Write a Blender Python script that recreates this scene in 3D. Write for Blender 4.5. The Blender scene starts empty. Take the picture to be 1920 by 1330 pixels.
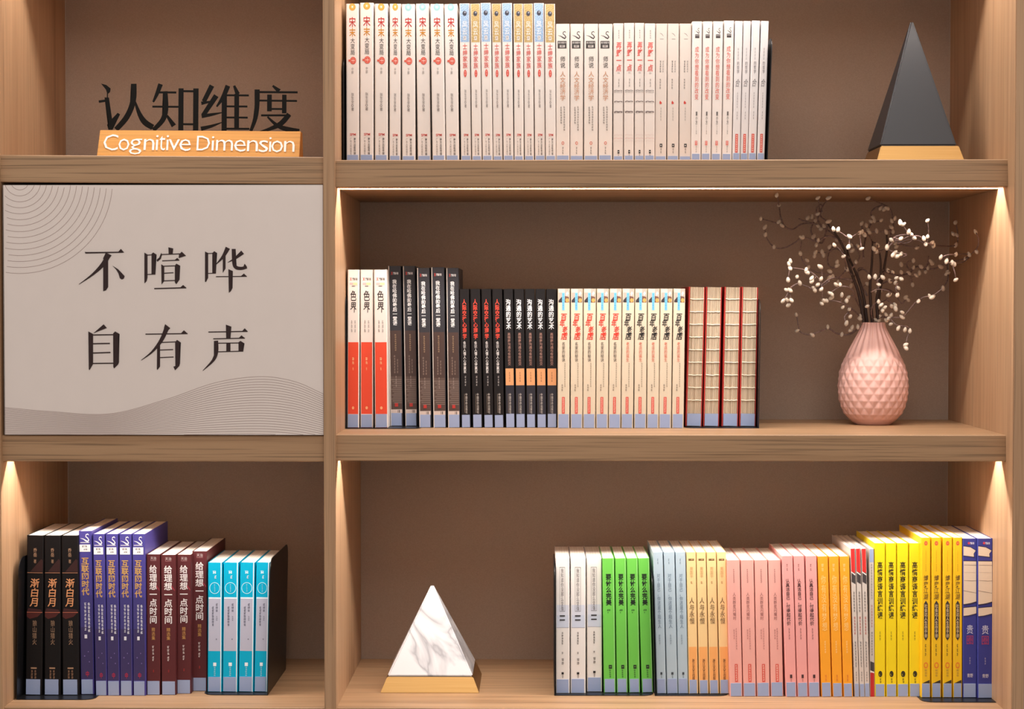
import bpy, bmesh, math, random
from mathutils import Vector, Matrix
R = math.radians
# ---------------------------------------------------------------- camera
F, CX, CY, D = 3400.0, 960.0, 665.0, 2.72        # focal length in px of the 1920x1330 frame, camera distance
TH = math.atan(84 / F); PS = math.atan(44 / F * math.cos(TH))
cam = bpy.data.cameras.new('camera'); cam.lens = F / 1920 * 36; cam.sensor_width = 36; cam.clip_start = .05
camo = bpy.data.objects.new('camera', cam); bpy.context.collection.objects.link(camo)
camo.location = (0, -D, 0); camo.rotation_euler = (math.pi / 2 - TH, 0, PS)
sc = bpy.context.scene; sc.camera = camo
sc.view_settings.view_transform = 'Standard'; sc.view_settings.look = 'None'
sc.view_settings.gamma = 1; sc.view_settings.use_curve_mapping = False
sc.view_settings.exposure = 0.0
# ---------------------------------------------------------------- world + room light
w = bpy.data.worlds.new('room_ambience'); sc.world = w; w.use_nodes = True
bg = w.node_tree.nodes['Background']; bg.inputs[0].default_value = (1, .95, .90, 1); bg.inputs[1].default_value = .62
def area(name, loc, rot, sx, sy, power, col):
    l = bpy.data.lights.new(name, 'AREA'); l.shape = 'RECTANGLE'; l.size = sx; l.size_y = sy
    l.energy = power; l.color = col
    o = bpy.data.objects.new(name, l); bpy.context.collection.objects.link(o)
    o.location = loc; o.rotation_euler = rot; return o
area('ceiling_light', (0.3, -2.6, 1.75), (R(38), 0, 0), 2.4, 1.0, 32, (1, .95, .90))
STRIP = 4.3                                      # watts per metre of LED strip
STRIP_COL = (1, .95, .90)
# ---------------------------------------------------------------- helpers
C = bpy.context.collection
CAM = Vector((0, -D, 0))
_f = Vector((-math.sin(PS) * math.cos(TH), math.cos(PS) * math.cos(TH), -math.sin(TH)))
_r = Vector((math.cos(PS), math.sin(PS), 0)); _u = _r.cross(_f)
def ray(px, py): return _r * (px - CX) + _u * (CY - py) + _f * F
def at(px, py, Y):                                # photo pixel -> point on the plane y = Y
    d = ray(px, py); return CAM + d * ((Y + D) / d.y)
def y_on(px, py, z):                              # photo pixel -> depth where its ray meets height z
    d = ray(px, py); return d.y * z / d.z - D
def lin(c):
    return tuple(((v / 255) / 12.92 if v <= 10 else ((v / 255 + .055) / 1.055) ** 2.4) for v in c)
def tag(o, label=None, cat=None, group=None, kind=None):
    if label: o['label'] = label
    if cat: o['category'] = cat
    if group: o['group'] = group
    if kind: o['kind'] = kind
    return o
def empty(name, loc, rot=(0, 0, 0)):
    o = bpy.data.objects.new(name, None); C.objects.link(o); o.location = loc; o.rotation_euler = rot
    o.empty_display_size = .02; return o
def obj(name, me, mats=(), parent=None, loc=None, smooth=False):
    if isinstance(me, bmesh.types.BMesh):
        bm = me; me = bpy.data.meshes.new(name); bm.to_mesh(me); bm.free()
    if not isinstance(mats, (list, tuple)): mats = [mats]
    if not me.materials:
        for m in mats: me.materials.append(m)
    if smooth:
        for p in me.polygons: p.use_smooth = True
    o = bpy.data.objects.new(name, me); C.objects.link(o)
    if parent: o.parent = parent
    if loc: o.location = loc
    return o
def box(bm, x0, x1, y0, y1, z0, z1, mi=0, bev=0):
    vs = [bm.verts.new(p) for p in ((x0,y0,z0),(x1,y0,z0),(x1,y1,z0),(x0,y1,z0),(x0,y0,z1),(x1,y0,z1),(x1,y1,z1),(x0,y1,z1))]
    fs = [bm.faces.new([vs[i] for i in q]) for q in ((0,3,2,1),(4,5,6,7),(0,1,5,4),(1,2,6,5),(2,3,7,6),(3,0,4,7))]
    for f in fs: f.material_index = mi
    if bev:
        es = list({e for f in fs for e in f.edges})
        bmesh.ops.bevel(bm, geom=es, offset=bev, segments=2, affect='EDGES', clamp_overlap=True)
    return fs
def prism(bm, pts, f0, f1, mi=0):
    """closed outline pts (2-D), extruded; f0/f1 map a 2-D point to 3-D for the two caps"""
    a = [bm.verts.new(f0(p)) for p in pts]; b = [bm.verts.new(f1(p)) for p in pts]; n = len(pts)
    fs = [bm.faces.new(a), bm.faces.new(b[::-1])]
    for i in range(n): fs.append(bm.faces.new((a[i], b[i], b[(i+1) % n], a[(i+1) % n])))
    for f in fs: f.material_index = mi
    return fs
def fixn(bm): bmesh.ops.recalc_face_normals(bm, faces=bm.faces[:])
def tube(bm, pts, rads, seg=6, mi=0):
    rings = []; n = len(pts)
    for i, p in enumerate(pts):
        t = (pts[min(i+1, n-1)] - pts[max(i-1, 0)]).normalized()
        a = t.cross(Vector((.31, .2, .93))); a = a.normalized() if a.length > 1e-4 else Vector((1,0,0))
        b = t.cross(a)
        rings.append([bm.verts.new(p + (a * math.cos(k * 2*math.pi/seg) + b * math.sin(k * 2*math.pi/seg)) * rads[i]) for k in range(seg)])
    for i in range(n-1):
        for k in range(seg):
            f = bm.faces.new((rings[i][k], rings[i][(k+1) % seg], rings[i+1][(k+1) % seg], rings[i+1][k])); f.material_index = mi; f.smooth = True
    for rr in (rings[0][::-1], rings[-1]): bm.faces.new(rr).material_index = mi
def smooth_path(P, k=4):
    out = []
    for i in range(len(P) - 1):
        p0, p1, p2, p3 = P[max(i-1, 0)], P[i], P[i+1], P[min(i+2, len(P)-1)]
        for j in range(k):
            t = j / k
            out.append(.5 * ((2*p1) + (p2-p0)*t + (2*p0-5*p1+4*p2-p3)*t*t + (3*p1-p0-3*p2+p3)*t**3))
    return out + [P[-1]]
# ---------------------------------------------------------------- materials
class NT:
    def __init__(s, name):
        s.m = bpy.data.materials.new(name); s.m.use_nodes = True; s.t = s.m.node_tree
        s.p = s.t.nodes['Principled BSDF']
    def n(s, typ, **kw):
        nd = s.t.nodes.new(typ)
        for k, v in kw.items(): setattr(nd, k, v)
        return nd
    def l(s, a, b): s.t.links.new(a, b)
    def ramp(s, fac, stops):
        r = s.n('ShaderNodeValToRGB'); cr = r.color_ramp
        while len(cr.elements) < len(stops): cr.elements.new(.5)
        for e, (p, c) in zip(cr.elements, stops): e.position = p; e.color = (*c, 1)
        s.l(fac, r.inputs[0]); return r.outputs[0]
    def noise(s, vec, scale, detail=3, rough=.5):
        n = s.n('ShaderNodeTexNoise'); n.inputs['Scale'].default_value = scale; n.inputs['Detail'].default_value = detail
        n.inputs['Roughness'].default_value = rough
        if vec: s.l(vec, n.inputs['Vector'])
        return n.outputs['Fac']
    def mapped(s, scale, loc=(0,0,0)):
        tc = s.n('ShaderNodeTexCoord'); mp = s.n('ShaderNodeMapping'); s.l(tc.outputs['Object'], mp.inputs['Vector'])
        mp.inputs['Scale'].default_value = scale; mp.inputs['Location'].default_value = loc; return mp.outputs[0]
    def bump(s, h, strength, dist=.001):
        b = s.n('ShaderNodeBump'); b.inputs['Strength'].default_value = strength; b.inputs['Distance'].default_value = dist
        s.l(h, b.inputs['Height']); s.l(b.outputs[0], s.p.inputs['Normal'])
    def mix(s, fac, a, b, mode='MIX'):
        m = s.n('ShaderNodeMix', data_type='RGBA', blend_type=mode)
        if isinstance(fac, float): m.inputs[0].default_value = fac
        else: s.l(fac, m.inputs[0])
        for i, v in ((6, a), (7, b)):
            if isinstance(v, tuple): m.inputs[i].default_value = (*v, 1)
            else: s.l(v, m.inputs[i])
        return m.outputs[2]
_mc = {}
def flat(c, rough=.45, metal=0.0, name='print_ink', vary=0.0, spec=.4):
    k = (c, rough, metal, vary)
    if k in _mc: return _mc[k]
    a = NT(name); a.p.inputs['Base Color'].default_value = (*lin(c), 1)
    a.p.inputs['Roughness'].default_value = rough; a.p.inputs['Metallic'].default_value = metal
    a.p.inputs['Specular IOR Level'].default_value = spec
    if vary:
        f = a.noise(a.mapped((40, 40, 25)), 1.0, 4)
        lc = lin(c); col = a.ramp(f, [(.3, tuple(v * (1 - vary) for v in lc)), (.7, tuple(min(1, v * (1 + vary)) for v in lc))])
        a.l(col, a.p.inputs['Base Color'])
    _mc[k] = a.m; return a.m
def wood(name, dark, mid, light, axis, contrast=1.0, rough=.5):
    a = NT(name); S = {'x': (1.2, 40, 40), 'z': (40, 40, 1.2)}[axis]
    f1 = a.noise(a.mapped(S), 1.6, 5, .6)
    S2 = {'x': (4, 420, 420), 'z': (420, 420, 4)}[axis]
    f2 = a.noise(a.mapped(S2, (3, 1, 2)), 1.0, 3, .55)
    S3 = {'x': (.8, 13, 13), 'z': (13, 13, .8)}[axis]
    f3 = a.noise(a.mapped(S3, (7, 5, 3)), 1.0, 2, .5)
    c1 = a.ramp(f1, [(.30, lin(dark)), (.45, lin(mid)), (.72, lin(light))])
    c2 = a.ramp(f2, [(.36, tuple([1 - .45 * contrast] * 3)), (.47, (1, 1, 1))])
    c3 = a.ramp(f3, [(.3, (.92, .90, .87)), (.7, (1.0, 1.0, 1.0))])
    col = a.mix(1.0, a.mix(1.0, c1, c2, 'MULTIPLY'), c3, 'MULTIPLY')
    a.l(col, a.p.inputs['Base Color']); a.p.inputs['Roughness'].default_value = rough
    a.p.inputs['Specular IOR Level'].default_value = .35
    a.bump(f2, .25, .0004); return a.m
OAKX = wood('oak_veneer_across', (154, 118, 86), (172, 135, 101), (182, 145, 110), 'x', .85)
OAKZ = wood('oak_veneer_upright', (166, 127, 95), (180, 141, 107), (188, 150, 115), 'z', .55)
SIGNW = wood('honey_bamboo', (196, 132, 62), (220, 158, 84), (232, 172, 98), 'x', .35)
_b = NT('taupe_back_board'); _n = _b.noise(_b.mapped((1, 1, 1)), 600, 2)
_b.l(_b.ramp(_n, [(.3, lin((157, 134, 117))), (.7, lin((167, 144, 126)))]), _b.p.inputs['Base Color']); _b.p.inputs['Roughness'].default_value = .7
BACK = _b.m
WALL = flat((215, 208, 198), .8, name='wall_paint', vary=.02)
BLK = flat((16, 15, 17), .35, name='black_steel', spec=.4)
BLKPAINT = flat((14, 12, 10), .75, name='black_letter_steel', spec=.15)
_g = NT('brushed_brass'); _g.p.inputs['Metallic'].default_value = 1; _g.p.inputs['Roughness'].default_value = .38
_n = _g.noise(_g.mapped((6, 6, 900)), 1, 3)
_g.l(_g.ramp(_n, [(.3, lin((178, 134, 80))), (.7, lin((190, 147, 92)))]), _g.p.inputs['Base Color']); GOLD = _g.m
_k = NT('matt_black_ceramic'); _k.p.inputs['Base Color'].default_value = (*lin((38, 36, 39)), 1)
_k.p.inputs['Roughness'].default_value = .42; _k.p.inputs['Specular IOR Level'].default_value = .5; KER = _k.m
_m = NT('white_marble'); v = _m.mapped((1, 1, 1))
rotm = _m.n('ShaderNodeMapping'); rotm.inputs['Rotation'].default_value = (0, R(-52), R(14)); _m.l(v, rotm.inputs['Vector'])
strm = _m.n('ShaderNodeMapping'); strm.inputs['Scale'].default_value = (13, 13, 42); _m.l(rotm.outputs[0], strm.inputs['Vector'])
n1 = _m.n('ShaderNodeTexNoise'); n1.inputs['Scale'].default_value = .55; n1.inputs['Detail'].default_value = 4; n1.inputs['Distortion'].default_value = .6; _m.l(strm.outputs[0], n1.inputs['Vector'])
ab = _m.n('ShaderNodeMath', operation='SUBTRACT'); ab.inputs[1].default_value = .46; _m.l(n1.outputs['Fac'], ab.inputs[0])
ab2 = _m.n('ShaderNodeMath', operation='ABSOLUTE'); _m.l(ab.outputs[0], ab2.inputs[0])
_m.l(_m.ramp(ab2.outputs[0], [(.0, lin((160, 155, 158))), (.022, lin((190, 186, 188))), (.07, lin((214, 209, 209)))]), _m.p.inputs['Base Color'])
_m.p.inputs['Roughness'].default_value = .28; MARBLE = _m.m
_v = NT('pink_matt_ceramic'); _v.p.inputs['Base Color'].default_value = (*lin((220, 172, 161)), 1)
_v.p.inputs['Roughness'].default_value = .48; PINK = _v.m
_t = NT('twig_bark'); _n = _t.noise(_t.mapped((1, 1, 1)), 250, 3)
_t.l(_t.ramp(_n, [(.35, lin((100, 78, 72))), (.65, lin((140, 114, 108)))]), _t.p.inputs['Base Color']); _t.p.inputs['Roughness'].default_value = .6; TWIG = _t.m
STEM = flat((60, 42, 36), .6, name='stem_bark', vary=.25)
BERRY = flat((210, 193, 174), .45, name='cream_bud', vary=.08)
_pg = NT('book_paper'); _n = _pg.noise(_pg.mapped((1600, 4, 4)), 1, 2, .5)
_pg.l(_pg.ramp(_n, [(.3, lin((214, 198, 180))), (.6, lin((238, 228, 216)))]), _pg.p.inputs['Base Color']); _pg.p.inputs['Roughness'].default_value = .8; PAPER = _pg.m
STICK = flat((150, 163, 196), .42, name='blue_shelf_label')
LED = NT('led_diffuser'); LED.p.inputs['Base Color'].default_value = (.9, .85, .75, 1)
LED.p.inputs['Emission Color'].default_value = (1, .85, .65, 1); LED.p.inputs['Emission Strength'].default_value = 1.5; LED = LED.m
ALU = flat((205, 200, 192), .45, name='aluminium_channel')
# ---------------------------------------------------------------- room shell
YB = .394                                          # back board
bm = bmesh.new(); box(bm, -4, 4, .43, .55, -1.25, 1.9); tag(obj('wall_back', bm, WALL), kind='structure')
bm = bmesh.new(); box(bm, -4, 4, -4.5, .43, -1.31, -1.25); tag(obj('floor', bm, flat((150, 140, 130), .5, name='grey_floor', vary=.05)), kind='structure')
# ---------------------------------------------------------------- bookcase
case = empty('bookcase', (0, 0, -1.25)); tag(case, 'light oak wall bookcase with taupe back boards and lit shelves', 'bookcase')
case.location = (0, 0, -1.25)
def cpart(name, bm, m, label=None):
    fixn(bm); o = obj(name, bm, m, case, (0, 0, 1.25)); 
    if label: o['label'] = label
    return o
SY = .010                                          # shelves sit 10 mm behind the uprights
xl0 = at(3, 600, SY).x                             # left bay, inner face of its left upright
xd0, xd1 = at(606.5, 600, 0).x, at(628.5, 600, 0).x  # middle upright
xr1 = at(1887.5, 600, SY).x                        # right bay, inner face of the right upright
TOPZ = at(960, -164, SY).z                         # underside of the shelf above the picture
ZT = TOPZ + .04
z_bot = at(800, 1328, SY).z; 
LOW = z_bot - .04
def upright(x0, x1, y0):
    bm = bmesh.new(); box(bm, x0, x1, y0, YB, LOW - .45, ZT + .4, bev=.0012); cpart('side_panel', bm, OAKZ)
upright(xl0 - .019, xl0, 0); upright(xd0, xd1, 0); upright(xr1, xr1 + .019, -.031)
for a, b in ((xl0, xd0), (xd1, xr1)):
    bm = bmesh.new(); box(bm, a, b, YB, YB + .012, LOW - .45, ZT + .4); cpart('back_panel', bm, BACK)
G0, G1, GD = .0355, .0655, .0225                      # light groove under a shelf
def shelf(x0, x1, zl, zr, th, groove=True):
    """zl, zr: height of the top at both ends"""
    bm = bmesh.new(); c = .0012
    pr = [(SY + c, 0), (SY, -c), (SY, -th + c), (SY + c, -th)]
    if groove: pr += [(G0, -th), (G0, -th + GD), (G1, -th + GD), (G1, -th)]
    pr += [(YB, -th), (YB, 0)]
    prism(bm, pr, lambda p: (x0, p[0], zl + p[1]), lambda p: (x1, p[0], zr + p[1]))
    cpart('shelf_board', bm, OAKX)
    if groove:
        ez = (zl + zr) / 2 - th + GD; L = x1 - x0
        bm = bmesh.new(); box(bm, x0 + .001, x1 - .001, .0455, .0555, ez - .0022, ez - .0004)
        s = cpart('led_strip', bm, LED); s['label'] = 'warm glowing light strip in groove under shelf'
        area('shelf_light', ((x0 + x1) / 2, .0505, ez - .0026), (0, 0, 0), L - .006, .006, STRIP * L, STRIP_COL)
Z = lambda px, py: at(px, py, SY).z
z_ur = Z(1200, 299.5); z_mr = Z(1200, 815.5)
zl_a, zl_b = Z(5, 290.5), Z(605, 294.5)
z_ml = Z(300, 817)
TH_ = Z(1200, 299.5) - Z(1200, 350.5)
shelf(xd1, xr1, z_ur, z_ur, TH_); shelf(xd1, xr1, z_mr, z_mr, Z(1200, 815.5) - Z(1200, 865))
shelf(xl0, xd0, zl_a, zl_b, TH_, False); shelf(xl0, xd0, z_ml, z_ml, Z(300, 817) - Z(300, 866))
shelf(xd1, xr1, ZT, ZT, .04); shelf(xl0, xd0, ZT, ZT, .04)
shelf(xd1, xr1, z_bot, z_bot, .04); shelf(xl0, xd0, z_bot, z_bot, .04)
# ---------------------------------------------------------------- glyphs and spine printing
_gc = {}
def glyph(ch, off=0.0):
    k = (ch, off)
    if k in _gc: return _gc[k]
    cu = bpy.data.curves.new('glyph', 'FONT'); cu.body = ch; cu.resolution_u = 2; cu.offset = off; cu.fill_mode = 'FRONT'
    o = bpy.data.objects.new('glyph', cu); C.objects.link(o)
    dg = bpy.context.evaluated_depsgraph_get(); e = o.evaluated_get(dg); me = e.to_mesh()
    V = [(v.co.x, v.co.y) for v in me.vertices]; P = [tuple(p.vertices) for p in me.polygons]
    e.to_mesh_clear(); bpy.data.objects.remove(o); bpy.data.curves.remove(cu)
    _gc[k] = (V, P); return _gc[k]
class Print:
    """flat printing in unit coordinates: x -.5..+.5, z 0..1; coloured faces facing -y"""
    def __init__(s, yt, yb): s.yt, s.yb, s.V, s.Fc, s.M, s.mats, s.k = yt, yb, [], [], [], [], 0
    def v(s, y): return (s.yb - y) / (s.yb - s.yt)
    def mi(s, c):
        m = c if not isinstance(c, tuple) else flat(c, .45)
        if m not in s.mats: s.mats.append(m)
        return s.mats.index(m)
    def faces(s, V2, P, c, layer=None):
        s.k += 1; y = -(s.k if layer is None else layer) * .000025; b = len(s.V); i = s.mi(c)
        s.V += [(a, y, z) for a, z in V2]
        for p in P: s.Fc.append(tuple(b + q for q in p)); s.M.append(i)
    def r(s, y0, y1, x0, x1, c):
        s.faces([(x0-.5, s.v(y1)), (x1-.5, s.v(y1)), (x1-.5, s.v(y0)), (x0-.5, s.v(y0))], [(0,1,2,3)], c); return s
    def poly(s, pts, c):
        s.faces([(x-.5, s.v(y)) for x, y in pts][::1], [tuple(range(len(pts)))], c); return s
    def stroke(s, pts, ws, c, asp):
        """pts (x frac, y px), ws widths in px of y; asp = px per unit x"""
        L, Rr = [], []
        for i, (x, y) in enumerate(pts):
            xa, ya = pts[max(i-1, 0)]; xb, yb = pts[min(i+1, len(pts)-1)]
            dx, dy = (xb-xa)*asp, yb-ya; l = math.hypot(dx, dy) or 1; nx, ny = -dy/l, dx/l; wd = ws[i]/2
            L.append((x + nx*wd/asp - .5, s.v(y + ny*wd))); Rr.append((x - nx*wd/asp - .5, s.v(y - ny*wd)))
        n = len(pts); s.faces(L + Rr, [(i, i+1, n+i+1, n+i) for i in range(n-1)], c); return s
    def disc(s, y, x, rx, ry, c, inner=0, n=20):
        o = [(x - .5 + rx*math.cos(k*2*math.pi/n), s.v(y) + ry/(s.yb-s.yt)*math.sin(k*2*math.pi/n)) for k in range(n)]
        if not inner: s.faces(o, [tuple(range(n))], c)
        else:
            q = [(x - .5 + (a-x+.5)*inner, s.v(y) + (b-s.v(y))*inner) for a, b in o]
            s.faces(o + q, [(k, (k+1) % n, n+(k+1) % n, n+k) for k in range(n)], c)
        return s
    def t(s, txt, y0, y1, xc, wd, c, off=0.0, sk=0.0):
        n = len(txt); ch = (y1-y0)/n
        for i, g in enumerate(txt):
            if g == ' ': continue
            V, P = glyph(g, off)
            if not V: continue
            top = s.v(y0 + i*ch); hh = ch/(s.yb-s.yt)
            jx = 0
            s.faces([(xc - .5 + (a-.5 + sk*(b-.4))*wd + jx, top - hh*(.90 - b)*1.0) for a, b in V], P, c, layer=s.k+1)
        return s
    def h(s, txt, y0, y1, x0, x1, c, off=0.0):
        V, P = glyph(txt, off)
        ax, bx = min(a for a, _ in V), max(a for a, _ in V); ay, by = min(b for _, b in V), max(b for _, b in V)
        s.faces([(x0 - .5 + (a-ax)/(bx-ax)*(x1-x0), s.v(y1) + (b-ay)/(by-ay)*(s.v(y0)-s.v(y1))) for a, b in V], P, c); return s
    def g(s, y0, y1, xc, wd, c, n=None, seed=0, cell=22):
        """characters too small to read in the photo: little brush marks at their places"""
        rnd = random.Random(seed * 77 + int(y0)); n = n or max(2, round((y1-y0)/cell)); chh = (y1-y0)/n; V, P = [], []
        for i in range(n):
            t0 = y0 + i*chh; a0 = xc - wd/2
            for k in range(5):
                hz = k < 3; 
                if hz:
                    yy = t0 + chh*(.12 + .27*k + rnd.uniform(-.04, .04)); x0 = a0 + wd*rnd.uniform(0, .35); x1 = a0 + wd*rnd.uniform(.65, 1); hh = chh*.06
                    q = [(x0, yy-hh), (x1, yy-hh), (x1, yy+hh), (x0, yy+hh)]
                else:
                    xx = a0 + wd*(.25 + .4*(k-3) + rnd.uniform(-.1, .1)); q = [(xx-wd*.06, t0+chh*.08), (xx+wd*.06, t0+chh*.08), (xx+wd*.06, t0+chh*.8), (xx-wd*.06, t0+chh*.8)]
                b = len(V); V += [(x-.5, s.v(y)) for x, y in q]; P.append((b+3, b+2, b+1, b))
        s.faces(V, P, c); return s
    def mesh(s, name='spine_print'):
        me = bpy.data.meshes.new(name); me.from_pydata(s.V, [], s.Fc); me.update()
        for m in s.mats: me.materials.append(m)
        me.polygons.foreach_set('material_index', s.M)
        bm = bmesh.new(); bm.from_mesh(me)
        for f in bm.faces:
            if f.normal.y > 0: f.normal_flip()
        bm.to_mesh(me); bm.free(); me.update()
        for p in me.polygons: p.use_smooth = False
        return me
W_, K_, RED, GRY, MID = (238, 230, 224), (38, 32, 32), (206, 62, 48), (120, 108, 104), (84, 74, 72)
OFFW = (226, 215, 208); ASP = 110
def swan(p, y0, y1, x0, x1, c):
    X = lambda a: x0 + (x1-x0)*a; Y = lambda b: y0 + (y1-y0)*b; h = (y1-y0)
    p.stroke([(X(0), Y(.55)), (X(.35), Y(.66)), (X(.62), Y(.85)), (X(.85), Y(.97)), (X(.97), Y(.78)), (X(.85), Y(.55)), (X(.62), Y(.36)), (X(.66), Y(.14)), (X(.86), Y(.06)), (X(.98), Y(.2))],
             [h*.03, h*.10, h*.18, h*.20, h*.18, h*.13, h*.12, h*.12, h*.12, h*.06], c, ASP)
def spm(p, y0, yl0, yl1, seed):
    p.h('SPM', y0, y0+20, .26, .78, (196, 72, 62), .02)
    p.t('南方出版传媒', yl0, yl1, .68, .2, MID, .01); p.t('广东人民出版社', yl0, yl1, .34, .17, GRY)
def bar(p, y0, y1, x0, x1, seed, c=(208, 74, 62)):
    p.r(y0, y1, x0, x1, c); p.g(y0+6, y1-6, (x0+x1)/2, (x1-x0)*.6, (240, 200, 185), seed=seed, cell=18)
def A(flower, vol):
    p = Print(28, 1280)
    p.disc(54, .5, .29, 29, flower); p.disc(50, .5, .17, 17, tuple(min(255, v+22) for v in flower), .6); p.disc(52, .5, .07, 8, (250, 238, 214))
    p.t('宋', 128, 212, .5, .62, (176, 40, 36), .014); p.t('末', 214, 286, .5, .56, (190, 126, 34), .018)
    p.t('大变局', 292, 430, .52, .42, (66, 56, 56), .004); p.disc(472, .55, .27, 29, (208, 70, 52)); p.disc(472, .55, .2, 22, (232, 150, 132), .86); p.r(464, 480, .14, .3, (208, 90, 70))
    p.r(458, 487, .53, .57, (240, 190, 176)); p.r(469, 475, .4, .7, (240, 190, 176))
    p.t(vol, 524, 576, .5, .2, GRY); p.t('张生全◎著', 722, 866, .5, .26, (110, 98, 96)); spm(p, 1040, 1074, 1208, 1); return p
def B(panel, dk):
    p = Print(28, 1280); m = NT('speckled_print'); f = m.noise(m.mapped((22, 1, 190)), 1.0, 3)
    m.l(m.ramp(f, [(.36, lin(tuple(int(v * .8) for v in dk))), (.48, lin(tuple(int(v * .93) for v in panel))), (.62, lin(tuple(min(255, int(v*.9) + 55) for v in panel)))]), m.p.inputs['Base Color'])
    p.poly([(.0, 30), (1, 30), (1, 328), (0, 328)], m.m)
    p.disc(105, .5, .25, 20, (58, 56, 66)); p.disc(97, .55, .12, 7, (140, 140, 150))
    p.t('风云', 160, 272, .5, .6, (228, 220, 216), .005); p.r(280, 312, .34, .66, (214, 204, 196)); p.g(284, 308, .5, .2, dk, 1)
    p.t('士绅家族', 336, 532, .5, .56, (206, 88, 80), .012); p.disc(571, .5, .17, 29, (206, 74, 64)); p.g(552, 590, .5, .14, (236, 170, 156), 2)
    p.t('张生全◎著', 694, 838, .5, .26, (120, 108, 106)); spm(p, 1040, 1074, 1208, 2); return p
def Cc():
    p = Print(70, 1275); swan(p, 132, 198, .1, .78, (74, 66, 66)); p.r(216, 281, .07, .82, (62, 56, 54))
    p.h('黑天鹅图书', 222, 240, .12, .78, (225, 215, 208)); p.r(252, 272, .25, .68, (190, 180, 174)); p.g(254, 270, .46, .3, (62, 56, 54), 1)
    p.t('师说', 346, 448, .5, .44, (80, 70, 68), .008); p.t('人文经济学', 474, 728, .5, .48, (192, 134, 98), .006)
    p.g(775, 990, .62, .15, (130, 118, 112), seed=3); p.g(780, 930, .36, .15, (130, 118, 112), seed=4)
    p.disc(1092, .5, .11, 14, (206, 110, 90), .55); p.g(1125, 1190, .5, .12, GRY, seed=5); return p
def Dd():
    p = Print(65, 1275); p.g(122, 200, .55, .14, GRY, seed=1, cell=18); p.t('再野一点', 222, 478, .55, .62, (212, 78, 68), .018, .12)
    p.g(484, 500, .55, .35, (170, 158, 152), 1); p.g(540, 616, .56, .15, GRY, seed=2)
    for y, w, c in ((640, 7, (150, 138, 134)), (654, 5, (168, 155, 150)), (735, 9, (128, 114, 110)), (825, 10, (110, 94, 92)), (818, 4, (160, 148, 142)), (1022, 3, (206, 180, 174)), (1050, 4, (212, 170, 164)), (1075, 3, (210, 190, 184))):
        p.stroke([(.02, y+4), (.25, y-3), (.5, y+2), (.75, y-2), (.98, y+3)], [w*1.3, w*.7, w, w*.6, w], c, ASP)
    p.r(1152, 1182, .42, .64, K_); p.r(1164, 1168, .46, .6, W_); p.g(1186, 1204, .53, .12, GRY, 1); return p
def Ee():
    p = Print(68, 1275); p.stroke([(.35, 150), (.55, 158), (.7, 176)], [3, 5, 3], GRY, ASP); p.r(198, 202, .35, .72, GRY)
    p.g(385, 490, .42, .16, GRY, seed=1); p.g(385, 490, .7, .14, (150, 138, 132), seed=2); p.g(540, 632, .42, .16, (140, 128, 122), seed=3)
    p.poly([(.42, 728), (.6, 748), (.52, 758), (.36, 756), (.34, 742)], (196, 62, 52)); p.g(786, 905, .5, .1, (150, 138, 132), seed=4)
    p.r(1098, 1128, .4, .66, (50, 44, 44)); p.r(1108, 1118, .47, .57, (210, 200, 194)); p.g(1134, 1185, .54, .14, GRY, seed=5); return p
def Ff():
    p = Print(48, 1275); swan(p, 104, 152, .28, .78, (84, 76, 76)); p.r(160, 192, .26, .78, (68, 60, 60)); p.r(168, 172, .3, .74, (200, 190, 186))
    p.t('成为你想看到的改变', 262, 720, .5, .5, (214, 112, 100), .01); p.t('董小方', 820, 935, .52, .24, (70, 62, 62), .012); p.r(940, 985, .51, .53, GRY)
    p.g(985, 1020, .52, .12, GRY, 2); p.r(1074, 1112, .36, .64, (212, 100, 92)); p.g(1078, 1108, .5, .18, (240, 210, 200), 2); p.g(1118, 1178, .52, .16, (170, 158, 152), seed=6); return p
def Gg():
    p = Print(45, 1275); p.g(275, 385, .5, .22, (176, 168, 168), seed=1, cell=30); p.t('的哲学', 392, 500, .52, .42, (118, 106, 108), .004)
    p.t('合', 540, 614, .5, .72, (120, 112, 112), 0, .25); p.g(660, 800, .5, .15, (140, 128, 128), seed=2); p.g(825, 900, .52, .14, (140, 128, 128), seed=3)
    bar(p, 1020, 1182, .3, .72, 4, (202, 70, 58)); return p
def Hh():
    p = Print(66, 1285); p.r(625, 1180, 0, 1, (226, 74, 46)); p.r(1276, 1285, 0, 1, (200, 60, 44))
    p.h('X', 126, 152, .14, .34, (206, 62, 50), .02); p.h('博集天卷', 128, 150, .38, .88, (64, 56, 56), .02)
    p.r(166, 184, .14, .45, (216, 180, 176)); p.r(166, 184, .46, .86, (232, 212, 160)); p.g(188, 200, .5, .6, GRY, 1)
    p.t('色界', 222, 398, .5, .62, (54, 46, 46), .012, .08); p.g(455, 555, .35, .14, (168, 156, 152), 3, 1); p.g(455, 555, .68, .14, (168, 156, 152), 3, 2)
    p.g(742, 800, .5, .2, (246, 190, 140), 2, 3); p.g(820, 846, .5, .12, (246, 190, 140), 1, 4); p.disc(1132, .5, .11, 12, (244, 170, 120)); return p
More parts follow.
